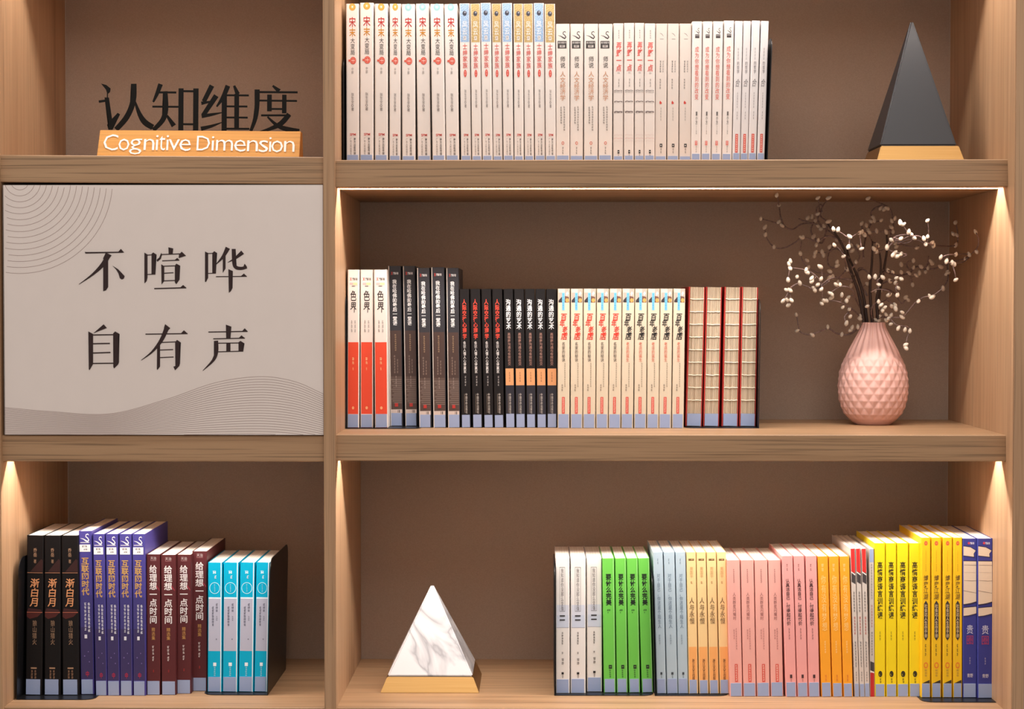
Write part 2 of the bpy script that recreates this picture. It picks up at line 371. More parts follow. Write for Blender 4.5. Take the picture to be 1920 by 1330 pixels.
def Ii():
    p = Print(45, 1285); p.r(545, 900, .06, 1, (74, 54, 48)); p.r(900, 1110, .06, 1, (92, 72, 64)); p.r(1110, 1156, .06, 1, (84, 64, 58))
    for k in range(13): p.r(922 + k*15, 928 + k*15, .08 + .3*((k*7) % 5)/5, .98, (124, 106, 98))
    p.r(1156, 1186, .06, 1, (206, 186, 176)); p.r(1160, 1182, .62, .66, (70, 60, 60)); p.r(1160, 1182, .72, .8, (90, 80, 76))
    p.h('X', 90, 114, .2, .36, (206, 60, 50), .02); p.h('博集天卷', 92, 112, .38, .84, (226, 220, 218), .02)
    p.t('我在哈佛的最后一堂课', 148, 505, .5, .38, (232, 228, 226), .022)
    p.g(572, 705, .52, .16, (170, 140, 110), seed=1, cell=17); p.g(735, 880, .42, .15, (140, 118, 106), seed=2); p.g(765, 880, .66, .12, (140, 118, 106), seed=3)
    p.g(895, 985, .52, .1, (160, 140, 130), seed=5); p.r(1108, 1134, .38, .66, (180, 50, 44)); p.r(45, 1285, 0, .06, (214, 200, 188)); return p
def pub(p, xc, seed):
    p.t('中国华侨出版社', 984, 1166, xc, .26, (198, 188, 180), .005); p.r(990, 1160, xc-.24, xc-.21, (150, 132, 116))
def Jj():
    p = Print(58, 1292); p.t('人际交往心理学', 146, 504, .48, .52, (216, 70, 52), .02); p.t('会识人懂人心得赢家', 520, 808, .45, .34, (214, 206, 202), .012)
    p.g(832, 925, .5, .2, (180, 170, 166), seed=1); pub(p, .58, 2); return p
def Kk():
    p = Print(58, 1292); p.t('沟通的艺术', 146, 418, .46, .62, (238, 232, 230), .018); p.t('高情商沟通与有效社交', 445, 738, .5, .38, (166, 124, 110), .006)
    p.r(765, 915, .0, 1, (220, 154, 104)); p.g(795, 888, .5, .15, (130, 84, 60), seed=4); p.r(915, 1176, .0, 1, (38, 36, 46)); pub(p, .52, 3); return p
def Ll(ti, sub, subc):
    p = Print(55, 1298); p.r(57, 178, 0, 1, (182, 164, 152)); p.r(57, 90, 0, .6, (206, 192, 182)); p.poly([(0, 178), (.0, 160), (.3, 128), (.55, 178)], (58, 50, 52))
    p.poly([(.58, 178), (.6, 120), (1, 128), (1, 178)], (110, 78, 66)); p.disc(158, .82, .16, 18, (212, 156, 84)); p.poly([(.7, 100), (.84, 78), (.94, 96), (.8, 118)], (240, 234, 230))
    p.r(90, 248, .33, .58, (112, 182, 222)); p.g(98, 240, .45, .12, (70, 130, 180), seed=2); 
    n = len('百年老店')
    for i, g_ in enumerate('百年老店'):
        p.t(g_, 270 + i*57, 340 + i*57, (.5, .36, .62, .56)[i], (.6, .5, .5, .62)[i], ti, .02, .12)
    p.t(sub, 528, 706, .48, .32, subc, .004); p.g(716, 935, .62, .11, (140, 122, 104), seed=1, cell=20)
    p.g(905, 970, .36, .15, (130, 112, 98), 3, 5); bar(p, 1020, 1168, .34, .6, 2); return p
def Nn():
    p = Print(127, 1230); p.poly([(.9, 290), (.2, 378), (1, 380), (1, 300)], (50, 20, 18)); p.poly([(0, 664), (.95, 664), (.7, 690), (.2, 705), (0, 690)], (74, 24, 20)); p.poly([(.1, 630), (.9, 640), (1, 655), (0, 655)], (60, 22, 22))
    p.t('乔岳', 214, 276, .5, .24, (180, 140, 110)); p.t('著', 292, 320, .5, .18, (170, 130, 100)); p.r(383, 388, 0, 1, (150, 100, 74)); p.r(657, 662, 0, 1, (170, 90, 70))
    p.t('渐白月', 422, 620, .5, .6, (216, 146, 98), .016, .1); p.t('狼山猎火', 712, 884, .52, .3, (156, 122, 96))
    p.r(1040, 1050, .3, .68, (170, 130, 100)); p.g(1058, 1122, .38, .15, (150, 110, 84), seed=2); p.g(1058, 1122, .6, .15, (150, 110, 84), seed=3); return p
def Oo():
    p = Print(97, 1225); p.r(540, 760, 0, 1, (62, 54, 116)); p.r(760, 1120, 0, 1, (58, 46, 92)); swan(p, 114, 172, .08, .82, W_); p.r(174, 178, .06, .84, W_)
    p.r(190, 240, .0, .92, (236, 230, 228)); p.g(196, 212, .45, .7, GRY, 1, 1); p.g(218, 232, .5, .4, GRY, 1, 2)
    p.t('互联网时代', 276, 540, .45, .66, (200, 154, 86), .022); p.g(590, 800, .72, .22, (224, 220, 226), seed=3, cell=26); p.g(590, 790, .42, .2, (224, 220, 226), seed=4, cell=26)
    p.r(812, 838, .32, .54, (224, 220, 226)); p.disc(960, .3, .05, 5, (120, 100, 160)); p.disc(1000, .7, .04, 4, (130, 110, 170)); p.disc(930, .62, .03, 4, (140, 120, 180))
    p.t('中', 1062, 1105, .52, .32, (176, 40, 70), .02); return p
def Pp():
    p = Print(260, 1232); p.t('天治', 272, 300, .5, .5, (200, 180, 176)) if False else p.h('天治', 276, 298, .28, .76, (206, 190, 186)); p.r(302, 305, .28, .76, (160, 110, 110))
    p.t('给理想一点时间', 332, 738, .5, .64, (236, 226, 222), .016); p.poly([(.75, 470), (1, 500), (1, 512), (.75, 486)], (150, 46, 60))
    p.t('精选集', 764, 852, .5, .3, (186, 134, 74), .006); p.g(890, 958, .48, .18, (222, 204, 200), 3, 1); p.g(965, 1000, .48, .16, (222, 204, 200), 2, 2); p.g(1056, 1080, .5, .14, (160, 44, 44), 1); return p
def Qq():
    p = Print(315, 1210); p.r(562, 928, 0, .93, (182, 180, 196)); p.r(556, 566, 0, .93, (226, 236, 244)); p.r(315, 1210, .93, 1, (232, 236, 242))
    p.g(372, 398, .45, .34, (220, 240, 246), 1, 1); p.g(405, 432, .52, .2, (220, 240, 246), 1, 2); p.disc(492, .47, .41, 40, (190, 236, 246), .9); p.g(465, 520, .47, .1, (150, 216, 234), seed=3, cell=14)
    p.g(598, 660, .64, .18, (92, 90, 108), seed=4, cell=20); p.g(685, 720, .64, .12, (120, 118, 134), seed=5, cell=12); p.g(620, 758, .34, .18, (92, 90, 108), seed=6, cell=20); p.disc(846, .62, .04, 5, (110, 108, 124))
    p.r(1008, 1032, .38, .62, (232, 240, 244)); p.g(1036, 1104, .5, .16, (150, 214, 230), seed=7, cell=14); return p
def Rr_():
    p = Print(197, 1248); p.r(560, 736, 0, 1, (206, 206, 216)); p.r(640, 736, 0, 1, (196, 200, 214)); p.r(734, 738, 0, 1, (160, 160, 172))
    for q in ((265, 268, .26, .68), (608, 611, .26, .68)): p.r(*q, MID)
    for x in (.26, .665): p.r(265, 610, x, x+.018, MID)
    p.t('我知道你没那么坚强', 274, 604, .47, .24, (96, 86, 86)); p.r(640, 650, .26, .68, K_); p.r(672, 681, .26, .68, K_)
    p.g(770, 872, .48, .15, MID, seed=1); p.g(925, 946, .48, .12, MID, 1); p.g(975, 1030, .5, .2, GRY, seed=4); p.r(1084, 1102, .4, .58, K_); p.g(1106, 1132, .5, .12, GRY, 2); return p
def Ss():
    p = Print(197, 1243); p.t('要什么完美', 316, 564, .5, .54, (24, 34, 20), .035); p.g(594, 610, .5, .4, (40, 70, 36), 1); p.g(615, 628, .42, .12, (40, 70, 36), 1)
    p.r(1028, 1058, .42, .74, (34, 44, 30)); p.r(1040, 1044, .5, .66, (110, 180, 80)); p.g(1064, 1130, .55, .2, (60, 100, 50), seed=2, cell=16); p.r(197, 1243, .96, 1, (176, 226, 150)); return p
def Tt():
    p = Print(150, 1250); p.g(200, 248, .45, .15, (110, 124, 138), 2); p.t('对于自己，你还是个陌生人', 314, 742, .48, .42, (92, 108, 126), .002); p.g(790, 870, .45, .2, (140, 152, 164), seed=3)
    p.r(1084, 1104, .42, .66, (56, 64, 72)); p.g(1108, 1132, .55, .14, (110, 124, 138), 2); p.r(150, 1250, 0, .03, (190, 202, 210)); return p
def Uu():
    p = Print(150, 1250); p.r(886, 1146, 0, 1, (238, 166, 96)); p.r(200, 216, .15, .85, (120, 88, 56)); p.g(202, 214, .6, .4, (210, 170, 110), 1)
    p.t('周国平', 262, 352, .5, .44, (196, 150, 96)); p.g(375, 400, .48, .25, (186, 140, 90), 1); p.t('人与永恒', 498, 708, .48, .64, (104, 72, 46), .006, .06); p.t('浙江文艺出版', 978, 1142, .55, .36, (96, 58, 34), .012, .06); return p
def Vv():
    p = Print(212, 1272); p.g(280, 392, .5, .12, (150, 92, 88), seed=1, cell=16); p.t('人类群星闪耀时', 462, 678, .5, .3, (138, 76, 74)); p.g(740, 910, .62, .12, (184, 118, 112), seed=3, cell=18); p.g(750, 830, .42, .12, (184, 118, 112), seed=4, cell=18)
    bar(p, 1020, 1160, .42, .68, 5, (212, 80, 66)); return p
def Ww():
    p = Print(180, 1277); p.g(240, 302, .45, .15, (150, 96, 92), 2); p.t('认真活自己，付得起代价', 356, 720, .45, .42, (74, 40, 42), .018); p.g(742, 835, .48, .16, (140, 88, 86), seed=2)
    p.r(1104, 1132, .42, .66, (64, 40, 42)); p.g(1138, 1162, .55, .14, (160, 100, 96), 2); return p
def Xx():
    p = Print(182, 1277); p.g(238, 305, .45, .3, (252, 206, 130), 2); p.t('你有没有梦想', 325, 765, .5, .58, (250, 204, 126), .0) ; p.g(840, 940, .5, .2, (250, 204, 126), seed=1); p.g(1105, 1160, .5, .24, (214, 120, 50), 2); return p
def Yy():
    p = Print(122, 1277); p.r(122, 312, 0, 1, (206, 44, 40)); p.poly([(0, 300), (1, 312), (1, 400), (0, 380)], (66, 58, 58)); p.poly([(0, 298), (1, 322), (1, 332), (0, 308)], (230, 222, 216))
    p.g(455, 620, .5, .4, MID, seed=1, cell=24); p.g(650, 795, .5, .4, (190, 70, 64), seed=2, cell=26); p.g(845, 1050, .5, .35, MID, seed=3, cell=22); p.g(1080, 1160, .5, .3, GRY, seed=4); return p
def Zz():
    p = Print(122, 1277); p.r(126, 228, 0, 1, STICK); p.g(240, 520, .5, .35, GRY, seed=1); p.g(560, 740, .5, .35, (180, 90, 84), seed=2); p.g(770, 960, .5, .35, GRY, seed=3)
    p.poly([(0, 1000), (1, 1012), (1, 1085), (0, 1070)], (66, 58, 58)); p.r(1090, 1277, 0, 1, (190, 36, 34)); p.poly([(0, 1072), (1, 1084), (1, 1094), (0, 1084)], (230, 222, 216)); return p
def AAx():
    p = Print(186, 1280); p.t('高情商语言训练课', 316, 724, .5, .6, (44, 38, 16), .022); p.g(815, 882, .5, .14, (130, 112, 20), seed=1)
    p.disc(1118, .52, .22, 22, (50, 44, 20), .62); p.poly([(.35, 1105), (.6, 1100), (.7, 1125), (.5, 1132)], (50, 44, 20)); p.g(1148, 1186, .55, .2, (90, 80, 24), 2); return p
def ABx():
    p = Print(146, 1285); p.disc(187, .5, .22, 16, (206, 90, 56)); p.g(184, 190, .5, .3, (235, 180, 60), 1); p.g(238, 330, .5, .08, (190, 140, 30), seed=1, cell=12); p.g(335, 390, .5, .08, (160, 110, 30), seed=2, cell=14)
    p.t('博弈江湖', 412, 588, .5, .6, (110, 76, 24), .012, .12); p.poly([(.5, 594), (.75, 618), (.75, 856), (.5, 880), (.25, 856), (.25, 618)], (58, 46, 40)); p.t('社会达人生存手册', 618, 858, .5, .38, (224, 196, 150), .01)
    p.g(905, 995, .46, .18, (100, 76, 30), 3, 3); p.disc(1056, .5, .27, 22, (226, 120, 40), .62); p.g(1084, 1140, .5, .36, (190, 150, 50), seed=6); p.poly([(.05, 1184), (.98, 1160), (1, 1184)], (60, 48, 34)); return p
def ACx():
    p = Print(153, 1290); bg_ = (222, 200, 176); dk = (46, 36, 58)
    p.poly([(.0, 206), (.55, 214), (.98, 238), (.8, 262), (.82, 284), (0, 276)], bg_); p.stroke([(0, 206), (.55, 214), (.98, 238), (.82, 262), (.86, 292)], [5]*5, dk, ASP); p.stroke([(0, 276), (.82, 286)], [5, 5], dk, ASP)
    p.poly([(.0, 314), (1, 316), (1, 606), (0, 624)], bg_); p.stroke([(0, 312), (1, 314)], [5, 5], dk, ASP); p.stroke([(.05, 342), (1, 344)], [3, 3], (110, 90, 90), ASP)
    p.stroke([(.05, 452), (.7, 456), (1, 454)], [2, 3, 2], (130, 108, 100), ASP); p.stroke([(0, 524), (.5, 534), (1, 542)], [3, 3, 2], (130, 108, 100), ASP); p.stroke([(.05, 394), (.95, 396)], [1.5]*2, (170, 148, 136), ASP)
    p.stroke([(0, 626), (.5, 620), (1, 606)], [8, 8, 8], dk, ASP); p.poly([(.0, 648), (1, 640), (1, 690), (.4, 702), (0, 706)], bg_); p.stroke([(0, 708), (.4, 704), (1, 690)], [5]*3, dk, ASP); p.stroke([(0, 646), (1, 638)], [5]*2, dk, ASP)
    p.disc(186, .42, .09, 9, (190, 60, 80)); p.h('博集天卷', 178, 196, .5, .84, (216, 210, 222), .02)
    p.t('贵', 766, 836, .5, .56, (206, 202, 220)); p.t('圈', 840, 910, .5, .6, (170, 58, 92)); p.g(1000, 1055, .5, .1, (160, 150, 180), 3); p.h('青野', 1118, 1146, .28, .74, (206, 196, 206), .01); return p
# ---------------------------------------------------------------- books
def book_cover(w, h, d):
    """wrap-round paper cover with softly rounded spine edges (thin walled U in plan)"""
    bm = bmesh.new(); t = .0006; r = min(.0016, w*.12); x = w/2
    out = [(-x, d), (-x, r), (-x + r*.35, r*.3), (-x + r, 0), (x - r, 0), (x - r*.35, r*.3), (x, r), (x, d)]
    inn = [(x - t, d), (x - t, r), (x - r, t), (-x + r, t), (-x + t, r), (-x + t, d)]
    # build as quads strip between outer and matching inner outline
    inn2 = [(-x + t, d), (-x + t, r), (-x + t + r*.3, r*.35 + t), (-x + r, t), (x - r, t), (x - t - r*.3, r*.35 + t), (x - t, r), (x - t, d)]
    n = len(out)
    ring = []
    for z in (0, h):
        ring.append(([bm.verts.new((a, b, z)) for a, b in out], [bm.verts.new((a, b, z)) for a, b in inn2]))
    (o0, i0), (o1, i1) = ring
    for k in range(n-1):
        bm.faces.new((o0[k], o0[k+1], o1[k+1], o1[k])); bm.faces.new((i0[k+1], i0[k], i1[k], i1[k+1]))
        bm.faces.new((o1[k], o1[k+1], i1[k+1], i1[k])); bm.faces.new((o0[k+1], o0[k], i0[k], i0[k+1]))
    for k in (0, n-1): bm.faces.new((o0[k], o1[k], i1[k], i0[k]))
    fixn(bm); return bm
ORD = ['leftmost', 'second', 'third', 'fourth', 'fifth', 'sixth', 'seventh', 'eighth', 'ninth', 'rightmost']
NUM = {2: 'two', 3: 'three', 4: 'four', 5: 'five', 6: 'six', 8: 'eight', 9: 'nine', 10: 'ten'}
def place_word(i, n):
    if n == 1: return ''
    if i == 0: return 'leftmost of the ' + NUM[n]
    if i == n-1: return 'rightmost of the ' + NUM[n]
    return ORD[i] + ' from left of the ' + NUM[n]
rb = random.Random(5)
PLATE = .0013
def lay(crop, tops, bots, yt, yb, zs, Yfix, plate=()):
    """measured crop coordinates -> list of (x, w, h, Y, lean, z)"""
    ox, oy, s = crop; res = []
    for i, ((a, b), (c, d)) in enumerate(zip(tops, bots)):
        T = yt[i] if isinstance(yt, (list, tuple)) else yt; Bm = yb[i] if isinstance(yb, (list, tuple)) else yb
        z0 = zs + .0001 + (PLATE if i in plate else 0)
        tx, bx = ox + (a+b)/2/s, ox + (c+d)/2/s; ty, by = oy + T/s, oy + Bm/s
        Y = Yfix + rb.uniform(-.0015, .0015) if Yfix is not None else y_on(bx, by, z0)
        Pt, Pb = at(tx, ty, Y), at(bx, by, Y); wpx = ((b-a) + (d-c))/2/s
        wd = wpx * (D + Y)/F - .0005
        hz = Pt.z - z0; lean = math.atan2(Pt.x - Pb.x, hz)
        if Yfix is not None: bxx = Pt.x - (Pt.x - Pb.x) * hz/(Pt.z - Pb.z)
        else: bxx = Pb.x
        res.append((bxx, wd, hz/math.cos(lean), Y, lean, z0))
    return res
COUNT = [0]
def make_books(print_fn, cover, geo, yt, yb, lab, depth, desc, group, side=None, label=True, rough=.45, labw=1.0):
    pr = print_fn(); me = pr.mesh(); n = len(geo); cm = flat(cover, rough, name='book_cover_print', vary=.02, spec=.22)
    Hs = 1.0
    for i, (x, wd, h, Y, lean, z0) in enumerate(geo):
        zc = z0 + abs(math.sin(lean)) * wd/2
        root = empty('book', (x, Y, zc), (0, lean, 0)); COUNT[0] += 1
        pw = place_word(i, n)
        tag(root, desc + (', ' + pw if pw else ''), 'book', group)
        obj('cover', book_cover(wd, h, depth), cm, root)
        bm = bmesh.new(); box(bm, -wd/2 + .0009, wd/2 - .0009, .0007, depth - .0015, .0006, h - .0008); obj('page_block', bm, PAPER, root)
        s = obj('spine_print', me, (), root, (0, -.00003, 0)); rr = min(.0016, wd*.12); s.scale = (wd - 2*rr*.75, 1, h)
        if label:
            lh = h * (yb - lab)/(yb - yt) * rb.uniform(.97, 1.03); lw = (wd - 2*rr*.8) * labw * rb.uniform(.94, 1.0)
            xo = -(wd - 2*rr*.8 - lw)/2
            bm = bmesh.new(); box(bm, xo - lw/2, xo + lw/2, -.0009, .0001, .0006, lh); obj('shelf_label', bm, STICK, root)
c1, c2, c3, c4 = (630, 0, 4.2916), (850, 0, 4.2903), (1030, 30, 4.7524), (1220, 30, 4.75)
c5, c6, c7, c8 = (640, 490, 4.1565), (850, 530, 4.75), (1040, 530, 4.752), (1270, 520, 4.5862)
l1, l2 = (20, 970, 3.6944), (260, 970, 3.6933)
r1, r2, r3, r4 = (1030, 1000, 4.1563), (1210, 1000, 4.1563), (1430, 1000, 4.1563), (1600, 970, 3.8)
UY = .10
zU, zM, zB = z_ur, z_mr, z_bot
gU, gM, gL, gR = 'books on the upper right shelf', 'books on the middle right shelf', 'books on the lower left shelf', 'books on the lower right shelf'
ta = [(78,185),(192,303),(310,418),(432,522),(525,638),(640,750),(757,864),(868,978)]
ba = [(83,187),(192,303),(312,418),(427,522),(533,638),(657,762),(775,882),(887,990)]
g = lay(c1, ta, ba, [30,22,30,30,33,30,32,33], [1280]*8, zU, UY, (0, 1, 2))
make_books(lambda: A((214, 150, 66), '中部'), OFFW, g[:4], 28, 1280, 1212, .168, 'white spine with orange flower crest and round red seal', gU)
make_books(lambda: A((146, 190, 192), '下部'), OFFW, g[4:], 28, 1280, 1212, .168, 'white spine with teal flower crest and round red seal', gU)
tb = [(45,133),(136,214),(217,300),(306,384),(388,471),(482,560),(562,640),(645,729),(734,818)]
bb = [(63,143),(148,232),(234,318),(320,398),(402,487),(490,568),(572,652),(656,740),(742,828)]
g = lay(c2, tb, bb, [28,30,24,30,25,30,30,25,32], [1280]*9, zU, UY)
blue, gold = [0, 2, 4, 7], [1, 3, 5, 6, 8]
make_books(lambda: B((150, 178, 212), (96, 124, 158)), OFFW, [g[i] for i in blue], 28, 1280, 1215, .165, 'white spine with blue speckled top and red brush title', gU)
make_books(lambda: B((190, 156, 94), (136, 104, 54)), OFFW, [g[i] for i in gold], 28, 1280, 1215, .165, 'white spine with gold speckled top and red brush title', gU)
g = lay(c3, [(58,180),(184,307),(311,437),(441,563)], [(60,182),(185,300),(308,434),(438,562)], 70, 1275, zU, UY)
make_books(Cc, (224, 211, 202), g, 70, 1275, 1200, .165, 'cream spine with swan logo, black tag and orange characters', gU)
g = lay(c3, [(570,662),(666,756),(760,846),(850,946)], [(567,660),(664,754),(758,845),(847,939)], [65,62,62,66], 1275, zU, UY)
make_books(Dd, (223, 210, 202), g, 65, 1275, 1203, .16, 'white spine with bold red title above grey ink strokes', gU)
g = lay(c4, [(46,148),(150,253),(257,366)], [(36,141),(145,249),(253,359)], 68, 1275, zU, UY)
make_books(Ee, (217, 202, 192), g, 68, 1275, 1205, .16, 'plain greyish beige spine with tiny red mark', gU)
g = lay(c4, [(369,461),(465,551),(555,648),(652,747)], [(361,446),(449,537),(540,630),(634,722)], [48,48,48,42], 1275, zU, UY)
make_books(Ff, (227, 215, 208), g, 48, 1275, 1185, .165, 'white spine with pinkish red title and small black tag', gU, labw=.93)
g = lay(c4, [(752,822),(825,896),(904,976),(984,1055)], [(726,796),(798,866),(868,941),(946,1015)], [45,45,42,45], 1275, zU, UY, (0, 1, 2, 3))
make_books(Gg, (220, 212, 210), g, 45, 1275, 1190, .155, 'thin creased whitish spine with red bar near foot', gU)
# middle shelf
g = lay(c5, [(47,143),(148,248),(252,355)], [(44,138),(147,248),(260,366)], 66, 1285, zM, .147, (0, 1, 2))
make_books(Hh, (230, 217, 208), g, 66, 1285, 1182, .165, 'white spine with black brush title and vermilion lower half', gM)
g = lay(c5, [(357,468),(474,577),(582,691),(692,806),(812,915)], [(380,481),(494,596),(605,703),(716,816),(827,927)], [38,38,53,48,53], [1285,1285,1298,1298,1298], zM, None, (0, 1))
make_books(Ii, (56, 54, 58), g, 45, 1285, 1186, .165, 'slate grey spine fading to brown below', gM)
g = lay(c6, [(52,141),(146,240),(245,338),(342,438)], [(69,160),(171,262),(272,360),(364,454)], 58, 1293, zM, None)
make_books(Jj, (30, 25, 25), g, 58, 1292, 1178, .16, 'black spine with vermilion red title and white subtitle', gM)
g = lay(c6, [(444,534),(537,631),(636,725),(728,821),(826,922)], [(466,551),(556,645),(650,740),(744,831),(834,926)], 58, 1293, zM, None)
make_books(Kk, (31, 27, 27), g, 58, 1292, 1172, .16, 'black spine with bold white title and orange block', gM)
g = lay(c7, [(25,138),(141,254),(257,370),(372,487),(490,600),(603,713),(716,825),(828,939),(941,1053),(1058,1166)],
        [(27,132),(142,248),(252,364),(370,474),(479,588),(592,700),(706,817),(822,927),(930,1038),(1044,1150)], 55, 1298, zM, None)
make_books(lambda: Ll((206, 58, 44), '名家的秘诀', (84, 70, 62)), (214, 196, 172), g[:5], 55, 1298, 1175, .165, 'cream spine with blue strip and red brush title', gM)
make_books(lambda: Ll((38, 32, 30), '老店的诞生', (206, 104, 82)), (214, 196, 172), g[5:], 55, 1298, 1175, .165, 'cream spine with blue strip and black brush title', gM)
# lower left
g = lay(l1, [(112,230),(232,347),(350,467)], [(98,221),(229,350),(356,479)], 127, 1232, zB, None, (0, 1, 2))
make_books(Nn, (20, 15, 15), g, 127, 1230, 1125, .16, 'black spine with orange brush title between thin orange rules', gL, labw=.94)
g = lay(l1, [(470,562),(566,652),(654,746),(750,838),(840,932)], [(484,582),(588,670),(672,756),(758,847),(849,938)], [97,117,117,117,117], [1228,1237,1237,1237,1237], zB, None, (0,))
make_books(Oo, (74, 66, 138), g, 97, 1225, 1125, .175, 'purple spine with white swan logo and gold title', gL)
g = lay(l2, [(52,148),(150,256),(260,364),(368,474)], [(54,153),(158,260),(264,364),(371,474)], [258,262,260,237], [1232,1232,1223,1205], zB, None, ())
make_books(Pp, (90, 40, 42), g, 260, 1232, 1138, .17, 'maroon spine with large white title', gL)
g = lay(l2, [(478,582),(587,694),(702,806),(811,912)], [(476,577),(579,687),(690,797),(800,892)], 315, 1210, zB, None, (0, 1, 2, 3))
make_books(Qq, (0, 168, 204), g, 315, 1210, 1108, .15, 'turquoise spine with white ring and grey middle band', gL, labw=.95)
# lower right
g = lay(r1, [(47,160),(165,285),(290,408)], [(50,160),(165,284),(292,413)], 197, [1248,1248,1236], zB, None, (0, 1, 2))
make_books(Rr_, (226, 218, 212), g, 197, 1248, 1138, .148, 'pale grey spine with boxed title over two black bars', gR)
g = lay(r1, [(412,506),(510,600),(603,688),(691,780)], [(424,520),(526,612),(618,712),(719,813)], 197, 1243, zB, None, (0, 1, 2, 3))
make_books(Ss, (108, 190, 76), g, 197, 1243, 1135, .148, 'bright green spine with heavy black title', gR)
g = lay(r2, [(60,137),(142,228),(232,316)], [(88,165),(168,255),(257,335)], 150, 1251, zB, None, (0, 1, 2))
make_books(Tt, (172, 188, 198), g, 150, 1250, 1135, .15, 'pale blue grey spine with long slate title', gR)
g = lay(r2, [(320,393),(396,473),(476,552),(555,630)], [(337,415),(419,496),(499,576),(580,656)], 150, 1252, zB, None, (0, 1, 2, 3))
make_books(Uu, (238, 200, 142), g, 150, 1250, 1145, .15, 'peach spine with brown title and orange foot', gR)
off = (r3[0] - r2[0]) * r2[2]
g = lay(r2, [(636,738),(742,845),(849,952),(955,1060-3),(40+off,143+off)], [(660,758),(762,865),(868,973),(978,1075),(64+off,162+off)], 212, 1274, zB, None)
make_books(Vv, (232, 166, 154), g, 212, 1272, 1166, .15, 'salmon pink spine with thin brown title and red bar', gR)
g = lay(r3, [(148,235),(238,325),(328,425)], [(180,267),(271,355),(361,443)], 180, 1277, zB, None)
make_books(Ww, (234, 160, 154), g, 180, 1277, 1166, .155, 'rosy pink spine with bold black title', gR)
g = lay(r3, [(427,510),(513,595),(598,676)], [(456,540),(545,624),(628,707)], 182, 1277, zB, None)
make_books(Xx, (242, 160, 44), g, 182, 1277, 1170, .155, 'orange spine with pale yellow title', gR)
g = lay(r3, [(681,720),(722,763),(765,810)], [(716,755),(757,796),(798,834)], 122, 1277, zB, None)
make_books(Yy, (206, 192, 182), g, 122, 1277, 1175, .175, 'thin grey spine with red top and slanted black band', gR)
g = lay(r3, [(828,868)], [(836,874)], 122, 1275, zB, None)
make_books(Zz, (200, 188, 178), g, 122, 1277, 1175, .175, 'thin upside down grey spine with blue label on top and red foot', gR, label=False)
g = lay(r4, [(150,229),(230,308),(310,394),(397,479)], [(153,229),(233,309),(313,394),(398,478)], 186, 1280, zB, None)
make_books(AAx, (238, 208, 28), g, 186, 1280, 1190, .16, 'lemon yellow spine with large black title', gR)
g = lay(r4, [(484,550),(556,628),(637,707),(711,777)], [(481,552),(556,628),(635,705),(708,778)], 146, 1285, zB, None, (0, 1, 2, 3))
make_books(ABx, (238, 188, 32), g, 146, 1285, 1185, .17, 'golden yellow spine with red dot and dark capsule', gR)
g = lay(r4, [(778,882),(884,994)], [(779,882),(884,996)], 153, [1286,1290], zB, None, (0, 1))
make_books(ACx, (60, 62, 134), g, 153, 1290, 1190, .17, 'navy blue spine with torn cream paper patches', gR)
# thread-bound books with bare spines
tt = [(100,243),(250,385),(408,548),(556,697)]; tb_ = [(70,212),(220,362),(380,525),(530,676)]
g = lay(c8, tt, tb_, 84, 1285, zM, None, (0, 1, 2, 3))
RC = flat((184, 52, 44), .5, name='red_paper_board'); THR = flat((240, 226, 204), .7, name='cream_thread'); 
_s = NT('folded_paper'); _n = _s.noise(_s.mapped((650, 1, 5)), 1, 2, .6)
_s.l(_s.ramp(_n, [(.32, lin((176, 150, 122))), (.5, lin((216, 195, 168))), (.7, lin((232, 214, 190)))]), _s.p.inputs['Base Color']); _s.p.inputs['Roughness'].default_value = .85; SIG = _s.m
def ridged(w, h, n=14):
    bm = bmesh.new(); pts = []
    for k in range(n):
        x0 = -w/2 + w*k/n; dw = w/n
        pts += [(x0, .0022), (x0 + dw*.25, .0002), (x0 + dw*.75, .0002)]
    pts += [(w/2, .0022), (w/2, .158), (-w/2, .158)]
    prism(bm, pts, lambda p: (p[0], p[1], 0), lambda p: (p[0], p[1], h)); fixn(bm); return bm
for i, (x, wd, h, Y, lean, z0) in enumerate(g):
    root = empty('thread_bound_book', (x, Y, z0 + abs(math.sin(lean))*wd/2), (0, lean, 0)); COUNT[0] += 1
    tag(root, 'bare-spined thread bound book with red boards, ' + place_word(i, 4), 'book', gM)
    pw = wd - .0040
    obj('page_block', ridged(pw, h - .001), SIG, root, (0, 0, .0004))
    for s_ in (-1, 1):
        bm = bmesh.new(); xa = s_*(pw/2 + .0002); xb = s_*(wd/2); box(bm, min(xa, xb), max(xa, xb), .0004 if s_ < 0 else .0030, .16, 0, h - (.0 if s_ < 0 else .0006), bev=.0003); obj('cover_board', bm, RC, root)
    rt = random.Random(i)
    for k in range(9):
        zz = h * (1 - (.088 + k*.0905)); P = [Vector((-pw/2 + pw*j/10, -.0004 + .0002*math.sin(j*2.1 + k), zz + rt.uniform(-.0004, .0004) - .0004*math.sin(j/10*math.pi*1.2))) for j in range(11)]
        bm = bmesh.new(); tube(bm, P, [.0008]*11, 6); obj('binding_thread', bm, THR, root)
    lh = h * .092
    bm = bmesh.new(); box(bm, -pw/2, pw/2, -.0016, -.0010, .001, lh); obj('shelf_label', bm, STICK, root)
